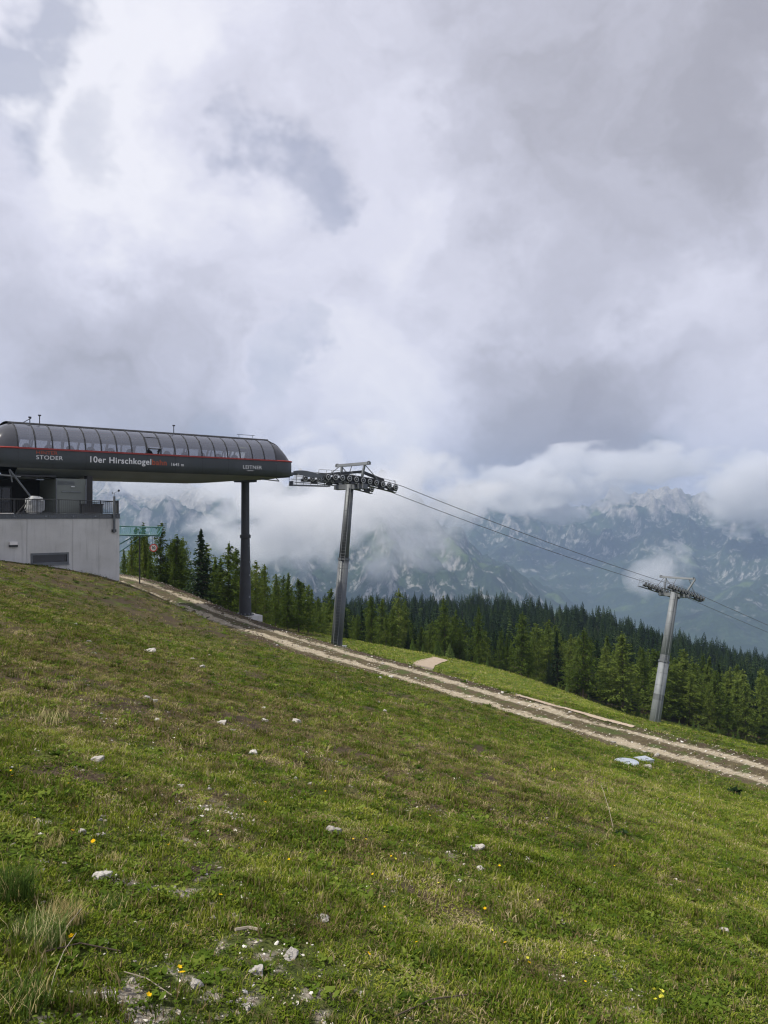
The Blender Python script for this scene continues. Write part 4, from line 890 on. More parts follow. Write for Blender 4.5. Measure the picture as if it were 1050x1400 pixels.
def build_tower(tb, zb, tt, zt, r0, r1, lab, t_a, t_b, n_sh, mat, bands, zjoin, hood):
    base = LP(tb, 0, zb); top = LP(tt, 0, zt); ax = (top - base); H = ax.length; az = ax.normalized()
    root = empty('lift_tower', base, lab, 'lift tower', 'steel towers of the gondola lift')
    def rl(v): return Vector(v) - base
    b0 = Vector((0, 0, 0)) - az * .8; e0 = rl(top)
    xq = LN.cross(az).normalized()
    def ring(q): return b0.lerp(e0, q)
    # tapered tube in two bolted sections with flanges; weld seams between plates
    part('lower_shaft', mat, root, lambda m: m.tube(b0, ring(zjoin), r0, r0 * .93, 28), True)
    part('upper_shaft', mat, root, lambda m: m.tube(ring(zjoin), e0, r0 * .86, r1, 28), True)
    part('flange', M['galv_dark'], root, lambda m: (m.tube(ring(zjoin - .006), ring(zjoin + .006), r0 * 1.06, n=28)))
    for q0, q1 in bands:
        rr = lambda q: (r0 + (r0 * .93 - r0) * q / zjoin if q < zjoin else r0 * .86 + (r1 - r0 * .86) * (q - zjoin) / (1 - zjoin)) + .006
        part('shaft_band', M['galv_dark'], root, lambda m: m.tube(ring(q0), ring(q1), rr(q0), rr(q1), 28, False), True)
    for q in np.arange(.08, 1, .085):
        rr = (r0 - .07 * r0 * q / zjoin if q < zjoin else r0 * .86 + (r1 - r0 * .86) * (q - zjoin) / (1 - zjoin))
        part('weld_seam', M['galv_dark'], root, lambda m: m.tube(ring(q), ring(q + .0016), rr + .008, n=28, cap=False))
    # ladder on the uphill side
    ld = (-xq * .72 - LN * .69).normalized(); off = ld * (r0 + .16); lw = (LN * .72 - xq * .69).normalized() * .22; side = Vector((0, 0, 0))
    la, lb = b0.lerp(e0, .06) + off + side, e0 + ld * (r1 + .16) + side
    lad = part('ladder', M['galv'], root, lambda m: (m.tube(la - lw, lb - lw, .028, n=5), m.tube(la + lw, lb + lw, .028, n=5)))
    def rungs(m):
        for k in np.linspace(0, 1, int(H / .3)): c = la.lerp(lb, k); m.tube(c - lw, c + lw, .016, n=4, cap=False)
    tag(part('rungs', M['galv'], lad, rungs), kind='stuff')
    def cage(m):
        for k in np.linspace(.05, .97, int(H / 1.6)):
            c = la.lerp(lb, k); m.tube(c, c - off.normalized() * .18 * -1 * -1, .02, n=4)
    part('ladder_bracket', M['galv'], lad, cage)
    # head: crossarm, sheave trains, walkways, lifting frame
    tm = (t_a + t_b) / 2; sl = (rope_z(tm + 1.5) - rope_z(tm - 1.5)) / 3.0; hx = (LD + Vector((0, 0, sl))).normalized(); hz = hx.cross(LN).normalized()
    if hz.z < 0: hz = -hz
    hc = rl(LP(tm, 0, rope_z(tm))) - hz * .95
    part('crossarm', M['galv_dark'], root, lambda m: (m.beam(hc - LN * (GA + .5), hc + LN * (GA + .5), .55, .5, hz), m.beam(e0 - az * .2, hc, .8, .8, LN)))
    for s in (-1, 1):
        w = s * GA
        tr_ = empty('sheave_train', (0, 0, 0)); tr_.parent = root; del_ = tr_
        pts = [rl(LP(t, w, rope_z(t))) for t in np.linspace(t_a - .35, t_b + .35, 16)]
        def beamfn(m):
            for a, b in zip(pts[:-1], pts[1:]): m.beam(a - hz * .52 + LN * .16, b - hz * .52 + LN * .16, .14, .30, hz)
            for k in (2, 5, 8, 11, 13): m.beam(pts[k] - hz * .75 + LN * .05, pts[k + 1] - hz * .75 + LN * .05, .3, .2, hz)
        part('carrier_beam', M['black'], tr_, beamfn)
        for k in range(n_sh):
            t = t_a + (t_b - t_a) * k / (n_sh - 1); c = rl(LP(t, w, rope_z(t) - .34))
            o = sub(None, 'sheave', SHM, tr_); o.matrix_local = Matrix.Translation(c) @ Matrix((LD, LN, (0, 0, 1))).transposed().to_4x4()
        def hum(m):          # plate hump of the main rocker over the middle
            a = rl(LP(tm - (t_b - t_a) * .30, w, rope_z(tm - (t_b - t_a) * .3))); b = rl(LP(tm, w, rope_z(tm))); c = rl(LP(tm + (t_b - t_a) * .34, w, rope_z(tm + (t_b - t_a) * .34)))
            m.beam(a + hz * .10 + LN * .3, b + hz * .55 + LN * .3, .16, .26, hz); m.beam(b + hz * .55 + LN * .3, c + hz * .1 + LN * .3, .16, .3, hz); m.beam(a - hz * .1 + LN * .3, c - hz * .1 + LN * .3, .12, .5, hz)
        if hood: part('rocker_plate', M['black'], tr_, hum)
        # catwalk on the outer side with a hooped railing
        wo = w + (s * .75 if s > 0 else .75); wk = [rl(LP(t, wo, rope_z(t))) - hz * .75 for t in np.linspace(t_a - .6, t_b + .6, 12)]
        cat = part('catwalk', M['galv_dark'], root, lambda m: [m.beam(a, b, .5, .06, hz) for a, b in zip(wk[:-1], wk[1:])])
        part('catwalk_railing', M['galv'], cat, lambda m: (m.path([p + hz * 1.15 for p in wk], .022, 5), m.path([p + hz * .65 for p in wk], .018, 5), [m.tube(p, p + hz * 1.15, .02, n=5) for p in wk]))
        part('rope_catcher', M['galv'], tr_, lambda m: [m.path([pts[k] - hz * .2 - LN * .14, pts[k] + hz * .32 - LN * .2, pts[k] + hz * .34 + LN * .12], .022, 5) for k in (1, 5, 10, 14)])
    th = hc + hz * .2; up = hz * (2.1 if hood else 2.5)
    part('lifting_frame', M['galv'], root, lambda m: (m.beam(th + up - LN * (GA + .95), th + up + LN * (GA + .85), .26, .28, hz),
        m.beam(th - LN * (GA - .3), th + up - LN * (GA + (.1 if hood else 1.0)), .2, .2, hx), m.beam(th + LN * (GA - .3), th + up + LN * (GA - .2), .2, .2, hx),
        m.tube(th + up - LN * GA, th - LN * (GA - .1) + hx * 3.0, .05, n=6), m.tube(th + up + LN * GA, th + LN * (GA - .1) - hx * 2.6, .05, n=6), m.tube(th + up + LN * GA, th + hx * 1.0, .05, n=6), m.tube(th + up, th + LN * .9, .045, n=6)))
    part('lifting_eye', M['black'], root, lambda m: [m.box(tuple(th + up + LN * k - Vector((.12, .12, .12))), tuple(th + up + LN * k + Vector((.12, .12, .22)))) for k in (-GA - .75, GA + .6)])
    part('floodlight', M['rim'], root, lambda m: (m.tube(th + hz * .3, th + hz * 1.0, .03, n=5), m.tube(th + hz * 1.0, th + hz * 1.0 + hx * .18 - LN * .1, .11, .14, 8)))
    part('base_block', M['concrete'], root, lambda m: m.box((-1.0, -1.0, -1.6), (1.0, 1.0, .02)))
    return root
z1 = lground(10.3, 0) ; z2 = lground(67.6, 0)
build_tower(10.3, z1 - .05, 12.0, 3.0, .58, .40, 'upper grey lift tower beside the station, standing behind the dirt track', 7.9, 16.4, 11, M['galv_dark'], [], .56, True)
build_tower(67.6, z2 - .05, 73.6, -11.6, .80, .56, 'lower light grey lift tower leaning downhill in front of the forest', 68.9, 78.3, 12, M['galv'], [(.235, .275), (.50, .545)], .50, False)
def ropes():
    ts = np.r_[np.linspace(1.5, 18, 34), np.linspace(19, 67, 30), np.linspace(68, 80, 22), np.linspace(84, 330, 40)]
    for w, lab in ((-GA, 'upper of the two steel haul ropes between the lift towers'), (GA, 'lower of the two steel haul ropes between the lift towers')):
        r = part('haul_rope', M['rope'], None, lambda m: m.path([LP(t, w, rope_z(t)) for t in ts], .032, 6)); tag(r, lab, 'rope', 'haul ropes of the gondola lift')
ropes()
# guide arch between station mouth and the upper tower
def guide():
    r = empty('tower_approach_walkway', LP(4.5, 0, 3), 'short steel walkway with an arched plate between station nose and upper lift tower', 'walkway', None, LROT)
    w = -GA
    part('walkway_deck', M['galv_dark'], r, lambda m: (m.box((-.7, w - .1, -.35), (3.6, w + .5, -.22)), m.box((-.7, w - .1, -.22), (-.6, w + .45, .1))))
    part('walkway_railing', M['galv_dark'], r, lambda m: (m.tube((-.7, w + .5, .75), (3.6, w + .5, .75), .022, n=5), m.tube((-.7, w + .5, .3), (3.6, w + .5, .3), .018, n=5), [m.tube((x, w + .5, -.25), (x, w + .5, .75), .02, n=5) for x in np.arange(-.7, 3.7, .8)]))
    n = 10; top = [(x, w - .3, .72 + .42 * math.sin(math.pi * (.25 + .75 * k / n)) - .1 * k / n) for k, x in enumerate(np.linspace(-.7, 2.6, n + 1))]
    bot = [(x, y, z - .12 - .42 * math.sin(math.pi * k / n)) for k, (x, y, z) in enumerate(top)]
    v = top + bot + [(x, y + .06, z) for x, y, z in top + bot]; N_ = n + 1; f = []
    for k in range(n): f += [(k, N_ + k, N_ + k + 1, k + 1), (2 * N_ + k, 2 * N_ + k + 1, 3 * N_ + k + 1, 3 * N_ + k), (k, k + 1, 2 * N_ + k + 1, 2 * N_ + k), (N_ + k, 3 * N_ + k, 3 * N_ + k + 1, N_ + k + 1)]
    mesh_obj('arched_plate', v, f, M['galv_dark'], r)
guide()
# ------------------------------------------------------------------ trees
def make_tree(kind, seed, h, rad):
    """returns (trunk mesh, crown mesh); crown of many needle sprays along drooping boughs"""
    rn = random.Random(seed); V = []; Fc = []; Fm = []
    tm = MB(); prev = Vector((0, 0, -.4)); lean = Vector((rn.uniform(-.02, .02), rn.uniform(-.02, .02), 0)); r0 = h * (.017 if kind != 'spruce' else .02)
    for k in range(1, 7):
        p = Vector((lean.x * h * k / 6 + rn.uniform(-.03, .03), lean.y * h * k / 6 + rn.uniform(-.03, .03), h * k / 6 - (.1 if k == 6 else 0)))
        tm.tube(prev, p, r0 * (1 - (k - 1) / 6.3), r0 * (1 - k / 6.3), 6, cap=(k == 1)); prev = p
    def axis_at(z): return Vector((lean.x * z, lean.y * z, z))
    def spray(c, d, s, mi):
        a = Vector((rn.gauss(0, 1), rn.gauss(0, 1), rn.gauss(0, .6))); a = (d * 1.2 + a * .55).normalized(); b = a.cross(Vector((rn.gauss(0, 1), rn.gauss(0, 1), rn.gauss(0, 1)))).normalized()
        o = len(V); V.extend([c - a * s * .45 - b * s * .16, c - a * s * .35 + b * s * .20, c + a * s * .55 + b * s * .05, c + a * s * .2 - b * s * .22]); Fc.append((o, o + 1, o + 2, o + 3)); Fm.append(mi)
    larch = kind == 'larch'; ex = rn.choice((.45, .55, .62, .72)); low = rn.uniform(.04, .2)
    z = h * (low if larch else .05); dz = h / (34 if larch else 38)
    if kind == 'bush': z = .1
    while z < h * .985:
        q = z / h
        prof = (min(1, (q + .05) * 4.5) ** .6) * (1 - q) ** (ex if larch else .9)
        prof = max(prof, .03)
        nb = rn.randint(5, 7) if larch else rn.randint(7, 9)
        for _ in range(nb):
            az = rn.uniform(0, 2 * math.pi); L = rad * prof * (rn.uniform(.35, 1.25) if larch else rn.uniform(.55, 1.15)) * (1 + .25 * math.sin(az * 2 + seed))
            if larch and rn.random() < .12: continue
            d0 = Vector((math.cos(az), math.sin(az), rn.uniform(-.05, .22) if larch else rn.uniform(-.28, -.05)))
            p = axis_at(max(.3, z + rn.uniform(-1.6, 1.6) * dz) if larch else z + rn.uniform(-.6, .6) * dz); ns = max(3, int(L / (.24 if larch else .2)))
            tm.tube(p, p + d0 * L * .7, r0 * .22 * (1 - q) + .008, .006, 3, cap=False)
            for i in range(ns):
                f = (i + .6) / ns; droop = (-.10 if larch else -.16) * L * f * f + (.10 * L * f ** 3 if not larch else 0)
                c = p + d0 * L * f + Vector((0, 0, droop))
                w = L * .30 * (1 - f * .6)
                for _2 in range(4 if larch else 3):
                    cc = c + Vector((rn.gauss(0, w * .45), rn.gauss(0, w * .45), rn.gauss(0, .16 if larch else .07) - .08))
                    spray(cc, (d0 + Vector((0, 0, -.25))).normalized(), rn.uniform(.20, .42) * (1.0 if larch else 1.0 if h > 5 else .55), 0)
        z += dz * rn.uniform(.8, 1.2)
    for k in range(14): spray(axis_at(h * (.93 + .07 * rn.random())), Vector((0, 0, 1)), .28, 0)
    cm = bpy.data.meshes.new('crown'); cm.from_pydata([tuple(v) for v in V], [], Fc); cm.materials.append(M['larch'] if kind == 'larch' else M['spruce'] if kind == 'spruce' else M['fresh']); cm.update()
    o = tm.build('trunk', M['bark']); t_me = o.data; bpy.data.objects.remove(o)
    return t_me, cm
LARCH = [make_tree('larch', 100 + i, 10.0, r) for i, r in enumerate((3.0, 2.6, 3.4, 2.8, 3.1, 2.4, 2.2, 3.6))]
SPRUCE = [make_tree('spruce', 200 + i, 10.0, r) for i, r in enumerate((2.3, 1.8, 2.1))]
FRESH = [make_tree('bush', 300 + i, 3.0, r) for i, r in enumerate((.9, .75))]
def put_tree(name, proto, x, y, s, rz, label, cat, group, wid=1.0, tilt=None):
    r = empty(name, (x, y, gz(x, y) - .05), label, cat, group); r.rotation_euler = (tilt or 0, 0, rz); r.scale = (s * wid, s * wid, s)
    for nm, me in zip(('trunk', 'crown'), proto): sub(None, nm, me, r)
    return r
G_L = 'larches of the forest edge'; G_S = 'spruces of the forest edge'
def tree_px(kind, px, top_py, Y, label, wid=1.0, var=0):
    x = (px - CX) / F * Y; zt = (HOR - top_py) / F * Y; h = zt - gz(x, Y)
    p = {'larch': LARCH, 'spruce': SPRUCE, 'fresh': FRESH}[kind]; p = p[var % len(p)]
    put_tree({'larch': 'larch_tree', 'spruce': 'spruce_tree', 'fresh': 'larch_sapling'}[kind], p, x, Y, h / (3.0 if kind == 'fresh' else 10.0), random.uniform(0, 6.28), label, 'tree' if kind != 'fresh' else 'sapling', {'larch': G_L, 'spruce': G_S, 'fresh': 'saplings along the forest edge'}[kind], wid)
for a in [('spruce', 273, 723, 79, 'dark spruce standing alone above the track between pale larches', 1.1, 0),
          ('larch', 219, 716, 82, 'tall larch right behind the hanging round sign', .85, 1), ('larch', 249, 738, 84, 'slim larch between the sign and the dark spruce', .7, 3),
          ('larch', 237, 760, 80, 'short larch squeezed in below the slim one beside the dark spruce', .9, 5),
          ('larch', 312, 742, 80, 'broad bright larch just left of the dark station column', .95, 2), ('larch', 325, 750, 84, 'larch crown partly hidden by the dark station column', .9, 4),
          ('larch', 349, 768, 86, 'slender larch just right of the dark station column', .75, 3), ('larch', 362, 772, 90, 'thin larch behind the footing of the dark column', .6, 1),
          ('larch', 377, 798, 92, 'low larch at the left end of the clump between column and upper tower', .8, 0), ('larch', 393, 796, 94, 'rounded larch in the clump between column and upper tower', 1.0, 2),
          ('larch', 408, 792, 96, 'tallest larch of the clump between column and upper tower', 1.1, 4), ('larch', 421, 800, 99, 'last larch of the clump before the upper tower', .9, 1),
          ('larch', 180, 738, 86, 'sparse larch behind the teal net frame', .7, 5), ('larch', 196, 728, 90, 'larch rising above the teal net frame', .7, 3), ('larch', 170, 752, 92, 'larch close to the corner of the concrete building', .8, 0),
          ('larch', 545, 806, 122, 'tall narrow larch in the group right of the upper tower', .8, 3), ('larch', 522, 818, 119, 'bright bushy larch right of the upper tower', 1.0, 2), ('larch', 536, 832, 118, 'short larch in front of the tall group right of the upper tower', 1.1, 4),
          ('larch', 508, 815, 122, 'feathery larch nearest the upper tower on its right', .8, 1), ('larch', 555, 822, 124, 'larch closing the group right of the upper tower', .9, 5),
          ('larch', 608, 818, 124, 'tall larch behind the end of the short gravel path', .9, 0), ('larch', 852, 866, 128, 'broad larch standing out of the forest left of the lower tower', 1.15, 2),
          ('larch', 712, 838, 128, 'pointed larch rising from the forest edge above the thin path', 1.0, 4), ('larch', 797, 862, 128, 'dense larch at the forest edge between path and lower tower', 1.1, 0),
          ('fresh', 598, 876, 116, 'pale green sapling right beside the short gravel path', 1.4, 0), ('fresh', 564, 874, 116, 'rounded pale sapling left of the short gravel path', 1.6, 1),
          ('fresh', 615, 880, 118, 'leafy sapling at the wood edge right of the gravel path', 1.5, 1)]:
    tree_px(*a)
# the belt of trees behind: jittered rows, lower ones in front
def belt():
    n = 0; pts = []
    rr = random.Random(5)
    for row in range(14):
        depth = 1.5 + row * 4.2
        u = -.36
        while u < .72:
            e = float(np.interp(u, EDGE[:, 0], EDGE[:, 1])); y = e + depth + rr.uniform(-1.6, 1.6)
            if u < -.12 and depth > 26: u += .03; continue
            x = u * y; du = (3.9 + row * .12) / y
            pts.append((x, y, row)); u += du * rr.uniform(.75, 1.3)
    pts = [p for p in pts if -.345 < p[0] / p[1] < .56 and not (-.30 < p[0] / p[1] < -.15 and p[2] > 4)]
    pts.sort(key=lambda p: p[1])
    rest = []
    for i, (x, y, row) in enumerate(pts):
        u = x / y; py_base = HOR - F * gz(x, y) / y
        if u < -.10: h = rr.uniform(5.5, 8.0) if row < 2 else rr.uniform(6.5, 9.0)
        elif u < .06: h = rr.uniform(4.2, 8.2)
        else: h = rr.uniform(5.8, 10.6) + (1.8 if u > .2 else 0) + (.8 if u > .38 else 0)
        if row == 0: h *= rr.uniform(.5, .85)
        sp = rr.random() < (.12 if row < 3 else .4 if row > 7 else .22)
        if u < -.1: sp = False
        if n < 268:
            k = rr.randrange(8); zone = 'behind the dark station column' if u < -.10 else 'right of the upper tower' if u < .03 else 'above the short gravel path' if u < .17 else 'left of the lower tower' if u < .36 else 'right of the lower tower'; dep = 'at the front edge of' if row < 3 else 'in the middle of' if row < 6 else 'deep inside'
            if sp: put_tree('spruce_tree', SPRUCE[k % 3], x, y, h / 10, rr.uniform(0, 6.28), 'dark spruce %s the forest %s' % (dep, zone), 'tree', G_S, rr.uniform(.85, 1.15))
            else: put_tree('larch_tree', LARCH[k], x, y, h / 10, rr.uniform(0, 6.28), 'green larch %s the forest %s' % (dep, zone), 'tree', G_L, rr.uniform(.75, 1.4), rr.gauss(0, .025))
            n += 1
        else: rest.append((x, y, h))
    return rest
REST = belt()
# small saplings in the grass edge
for i in range(26):
    rr = random.Random(900 + i); u = rr.uniform(.05, .46); e = float(np.interp(u, EDGE[:, 0], EDGE[:, 1])) - rr.uniform(.5, 3.5)
    put_tree('larch_sapling', FRESH[i % 2], u * e, e, rr.uniform(.25, .6), rr.uniform(0, 6), 'tiny pale larch sapling in the long grass along the forest edge', 'sapling', 'saplings along the forest edge', 1.0)

# ------------------------------------------------------------------ scattering many alike pieces as one object
def proto_collection(name, objs):
    c = bpy.data.collections.new(name)
    for o in objs:
        for u in list(o.users_collection): u.objects.unlink(o)
        c.objects.link(o)
    return c
def scatter(name, pts, rot, scl, idx, tint, coll, label, kind='stuff'):
    me = bpy.data.meshes.new(name); n = len(pts); me.vertices.add(n); me.vertices.foreach_set('co', np.asarray(pts, np.float32).ravel())
    a = me.attributes.new('rot', 'FLOAT_VECTOR', 'POINT'); a.data.foreach_set('vector', np.asarray(rot, np.float32).ravel())
    a = me.attributes.new('scl', 'FLOAT_VECTOR', 'POINT'); a.data.foreach_set('vector', np.asarray(scl, np.float32).ravel())
    a = me.attributes.new('idx', 'INT', 'POINT'); a.data.foreach_set('value', np.asarray(idx, np.int32))
    attr(me, 'tint', tint); me.update()
    o = link(bpy.data.objects.new(name, me)); tag(o, label, None, None, kind)
    ng = bpy.data.node_groups.new(name, 'GeometryNodeTree'); ng.interface.new_socket('Geometry', in_out='INPUT', socket_type='NodeSocketGeometry'); ng.interface.new_socket('Geometry', in_out='OUTPUT', socket_type='NodeSocketGeometry')
    N = ng.nodes.new; gi = N('NodeGroupInput'); go = N('NodeGroupOutput'); ip = N('GeometryNodeInstanceOnPoints'); ci = N('GeometryNodeCollectionInfo')
    ci.inputs['Collection'].default_value = coll; ci.inputs['Separate Children'].default_value = True; ci.inputs['Reset Children'].default_value = True
    ip.inputs['Pick Instance'].default_value = True
    def na(nm, ty):
        x = N('GeometryNodeInputNamedAttribute'); x.data_type = ty; x.inputs['Name'].default_value = nm; return [s for s in x.outputs if s.enabled and s.name == 'Attribute'][0]
    Lk = ng.links.new; Lk(gi.outputs[0], ip.inputs['Points']); Lk(ci.outputs[0], ip.inputs['Instance']); Lk(na('idx', 'INT'), ip.inputs['Instance Index']); Lk(na('scl', 'FLOAT_VECTOR'), ip.inputs['Scale'])
    er = N('FunctionNodeEulerToRotation'); Lk(na('rot', 'FLOAT_VECTOR'), er.inputs[0]); Lk(er.outputs[0], ip.inputs['Rotation'])
    Lk(ip.outputs[0], go.inputs[0])
    md = o.modifiers.new('scatter', 'NODES'); md.node_group = ng
    return o
def small_spruce(seed, h=10.0, rad=1.7):
    rn = random.Random(seed); V = []; Fc = []; z = .3
    while z < h:
        q = z / h; L = rad * (1 - q) ** .85 + .06; n = 7
        for k in range(n):
            az = rn.uniform(0, 6.28); l = L * rn.uniform(.6, 1.15); d = Vector((math.cos(az), math.sin(az), -.22)); s = Vector((-math.sin(az), math.cos(az), 0)); p = Vector((0, 0, z))
            o = len(V); V += [p, p + d * l * .6 + s * l * .32, p + d * l, p + d * l * .6 - s * l * .32 + Vector((0, 0, .05))]; Fc.append((o, o + 1, o + 2, o + 3))
            o = len(V); V += [p + d * l * .35 + s * .1, p + d * l * .8 + Vector((0, 0, -.35)), p + d * l * .9, p + d * l * .5 - s * .15]; Fc.append((o, o + 1, o + 2, o + 3))
        z += h / 22
    return mesh_obj('far_spruce', V, Fc, M['far_needles'])
def far_forest():
    protos = [small_spruce(400 + i, 10, r) for i, r in enumerate((2.5, 2.1, 2.9))]
    c = proto_collection('far_spruces', protos); P_ = []; R_ = []; S_ = []; I_ = []; T_ = []
    rn = np.random.default_rng(3)
    for x, y, h in REST: P_.append((x, y, gz(x, y) - .2)); S_.append((h / 10 * 1.15, h / 10 * 1.15, h / 10)); T_.append(.55 + .45 * rn.random())
    n = 10500; x = rn.uniform(-150, 400, n); y = rn.uniform(165, 470, n)
    e = forest_edge(x, y); k = (y > e + 55) & (np.abs(x / y) < .8); x = x[k]; y = y[k]; z = ground_z(x, y); hv = 1 + .55 * np.clip(fbm(x, y, 26, 3, 171), -.6, .8); kk = 0
    for a, b, zz in zip(x, y, z):
        h = rn.uniform(5.5, 11.0) * hv[kk]; kk += 1; P_.append((a, b, zz - .2)); q = rn.uniform(.75, 1.35); S_.append((h / 10 * q, h / 10 * q, h / 10)); T_.append(rn.random() * (.75 if b > 230 else 1.0))
    n = len(P_); R_ = np.c_[np.zeros(n), np.zeros(n), rn.uniform(0, 6.28, n)]; I_ = rn.integers(0, 3, n)
    scatter('forest', P_, R_, S_, I_, T_, c, 'dark spruce forest covering the ridge beyond the larches')
far_forest()
# ------------------------------------------------------------------ turf
def blades(name, seed, n, rad, h0, h1, wid, mats, split=1.0, flat=0.0, bend=.5):
    rn = random.Random(seed); V = []; Fc = []; mi = []
    for k in range(n):
        a = rn.uniform(0, 6.28); r = rad * math.sqrt(rn.random()); b = Vector((r * math.cos(a), r * math.sin(a), -.004)); h = rn.uniform(h0, h1)
        az = rn.uniform(0, 6.28); out = Vector((math.cos(az), math.sin(az), 0)); sd = Vector((-out.y, out.x, 0)) * wid * rn.uniform(.6, 1.2) * .5
        ln = bend * rn.uniform(.3, 1.3) + flat
        up = Vector((0, 0, 1)); d1 = (up + out * ln * .5).normalized(); d2 = (up * max(.05, 1 - flat) + out * ln * 1.6).normalized()
        m_ = b + d1 * h * .5; t_ = m_ + d2 * h * .5; o = len(V)
        V += [b - sd, b + sd, m_ + sd * .85, m_ - sd * .85, t_]; Fc += [(o, o + 1, o + 2, o + 3), (o + 3, o + 2, o + 4)]
        i = 0 if rn.random() < split else 1; mi += [i, i]
    return mesh_obj(name, V, Fc, None, None, False, mats, mi)
def rosette(name, seed, n, rad, leaf, mats):
    rn = random.Random(seed); V = []; Fc = []
    for k in range(n):
        a = rn.uniform(0, 6.28); r = rad * rn.uniform(.1, 1); c = Vector((r * math.cos(a), r * math.sin(a), rn.uniform(.004, .028))); az = rn.uniform(0, 6.28)
        d = Vector((math.cos(az), math.sin(az), rn.uniform(-.1, .7))).normalized(); s = Vector((-math.sin(az), math.cos(az), rn.uniform(-.3, .3))); l = leaf * rn.uniform(.6, 1.3); o = len(V)
        V += [c - d * l * .5, c - d * l * .1 + s * l * .3, c + d * l * .35 + s * l * .24, c + d * l * .55, c + d * l * .35 - s * l * .24, c - d * l * .1 - s * l * .3]; Fc.append(tuple(range(o, o + 6)))
    return mesh_obj(name, V, Fc, None, None, False, mats)
def turf():
    B, S, Hb = M['blade'], M['straw'], M['herb']
    pr = [blades('a_turf', 1, 26, .075, .012, .036, .0085, [B, S], .85, .25, .9), blades('b_turf', 2, 22, .07, .018, .048, .0075, [B, S], .8, .15, .8), blades('c_turf', 3, 16, .06, .028, .075, .0065, [B, S], .75, 0, .6),
          blades('d_straw', 4, 20, .08, .014, .044, .0070, [S, B], .72, .6, .9), blades('e_straw', 5, 18, .07, .02, .06, .0060, [S, B], .8, .3, .9),
          rosette('f_herb', 6, 16, .07, .028, [Hb]), rosette('g_herb', 7, 22, .08, .020, [Hb]), rosette('h_herb', 8, 12, .06, .042, [Hb]), blades('i_tuft', 9, 22, .045, .05, .13, .0062, [B, S], .7, 0, .75)]
    coll = proto_collection('turf_clumps', pr)
    rn = np.random.default_rng(9); X = []; Y = []; SC = []
    for s0, s1, dens, sc in ((1.6, 5, 950, .85), (5, 9, 560, 1.0), (9, 16, 200, 1.5), (16, 28, 62, 2.3), (28, 46, 18, 3.6), (46, 70, 7, 5.0), (70, 136, 3.2, 7.0)):
        A = (s1 * s1 - s0 * s0) * .5 * 1.24; n = int(A * dens); y = np.sqrt(rn.uniform(s0 * s0, s1 * s1, n)); u = rn.uniform(-.62, .62, n)
        X.append(u * y); Y.append(y); SC.append(np.full(n, sc))
    X = np.concatenate(X); Y = np.concatenate(Y); SC = np.concatenate(SC)
    m = masks(X, Y); d, _ = road_dist(X, Y)
    keep = rn.random(len(X)) > np.clip(1.3 * m['bare'] + 1.25 * np.clip(m['soil'] - .22, 0, 1), 0, .88)
    keep &= ~((d < 2.3) & (rn.random(len(X)) > np.where(d < .5, .45, np.where(d > 1.75, .6, .03)))); keep &= Y < forest_edge(X, Y) + 1
    for q, hw in PATHS:
        dd = np.min(np.hypot(X[:, None] - q[None, ::3, 0], Y[:, None] - q[None, ::3, 1]), 1); keep &= dd > hw
    keep &= ~((Y > 53) & (X < -14) & (X > -40) & ((X + 20.2) * -.6295 + (Y - 58.6) * .777 > -.1) )       # not inside the building
    X, Y, SC = X[keep], Y[keep], SC[keep]; m = {k: v[keep] for k, v in m.items()}; n = len(X)
    r = rn.random(n); cl = fbm(X, Y, .55, 3, 131)
    dryp = np.clip(m['dry'] * .68 - .03 + cl * .5, .02, .85)
    herbp = np.clip(.17 + fbm(X, Y, .8, 3, 141) * .6, .02, .6)
    idx = np.where(r < dryp, rn.choice([3, 3, 4], n), np.where(rn.random(n) < herbp, rn.choice([5, 6, 6, 7], n), np.where(rn.random(n) < .25 + .4 * m['lush'], rn.choice([1, 2], n), 0)))
    tf = rn.random(n) < np.clip(.012 + .10 * fbm(X, Y, 1.3, 3, 181), 0, .08); idx = np.where(tf, 8, idx)
    tall = 1 + .55 * np.clip(fbm(X, Y, 1.1, 3, 151) * 1.6, -.5, 1)
    sxy = SC * rn.uniform(.75, 1.25, n); sz = np.power(SC, .62) * rn.uniform(.6, 1.2, n) * tall
    far = sstep(64, 76, Y) * sstep(-12, 2, X); brown = sstep(7, 14, Y) * sstep(9, 1, X - .12 * Y) * (1 - far); tint = .10 * far - .14 * brown - .10 * sstep(12, 26, Y) + np.clip(.30 + .40 * m['lush'] + .55 * fbm(X, Y, .7, 3, 161) + rn.normal(0, .27, n), 0, 1)  # tint also darkens with distance, standing in for shade between the sparser clumps
    Z = ground_z(X, Y)
    scatter('grass', np.c_[X, Y, Z], np.c_[rn.normal(0, .12, n), rn.normal(0, .12, n), rn.uniform(0, 6.28, n)], np.c_[sxy, sxy, sz], idx, tint, coll, 'short alpine turf with dry straw and low herbs')
turf()
def rock_mesh(name, seed, mat, sub_=1, sq=(1, .8, .6)):
    bm = bmesh.new(); bmesh.ops.create_icosphere(bm, subdivisions=sub_, radius=.5)
    off = Vector((seed * 3.1, seed * 1.7, seed * .9))
    for v in bm.verts:
        c = v.co.copy(); k = 1 + .55 * mnoise.noise(c * 2.2 + off) + .25 * mnoise.noise(c * 5 + off)
        # flat broken faces
        for q in range(4):
            nv = Vector((mnoise.noise(off + Vector((q, 0, 0))), mnoise.noise(off + Vector((0, q, .5))), mnoise.noise(off + Vector((.3, .2, q))))).normalized(); e = c.dot(nv) - .27
            if e > 0: c -= nv * e * .85
        v.co = Vector((c.x * sq[0], c.y * sq[1], c.z * sq[2])) * k * 1.15
    me = bpy.data.meshes.new(name); bm.to_mesh(me); bm.free(); me.materials.append(mat); return me
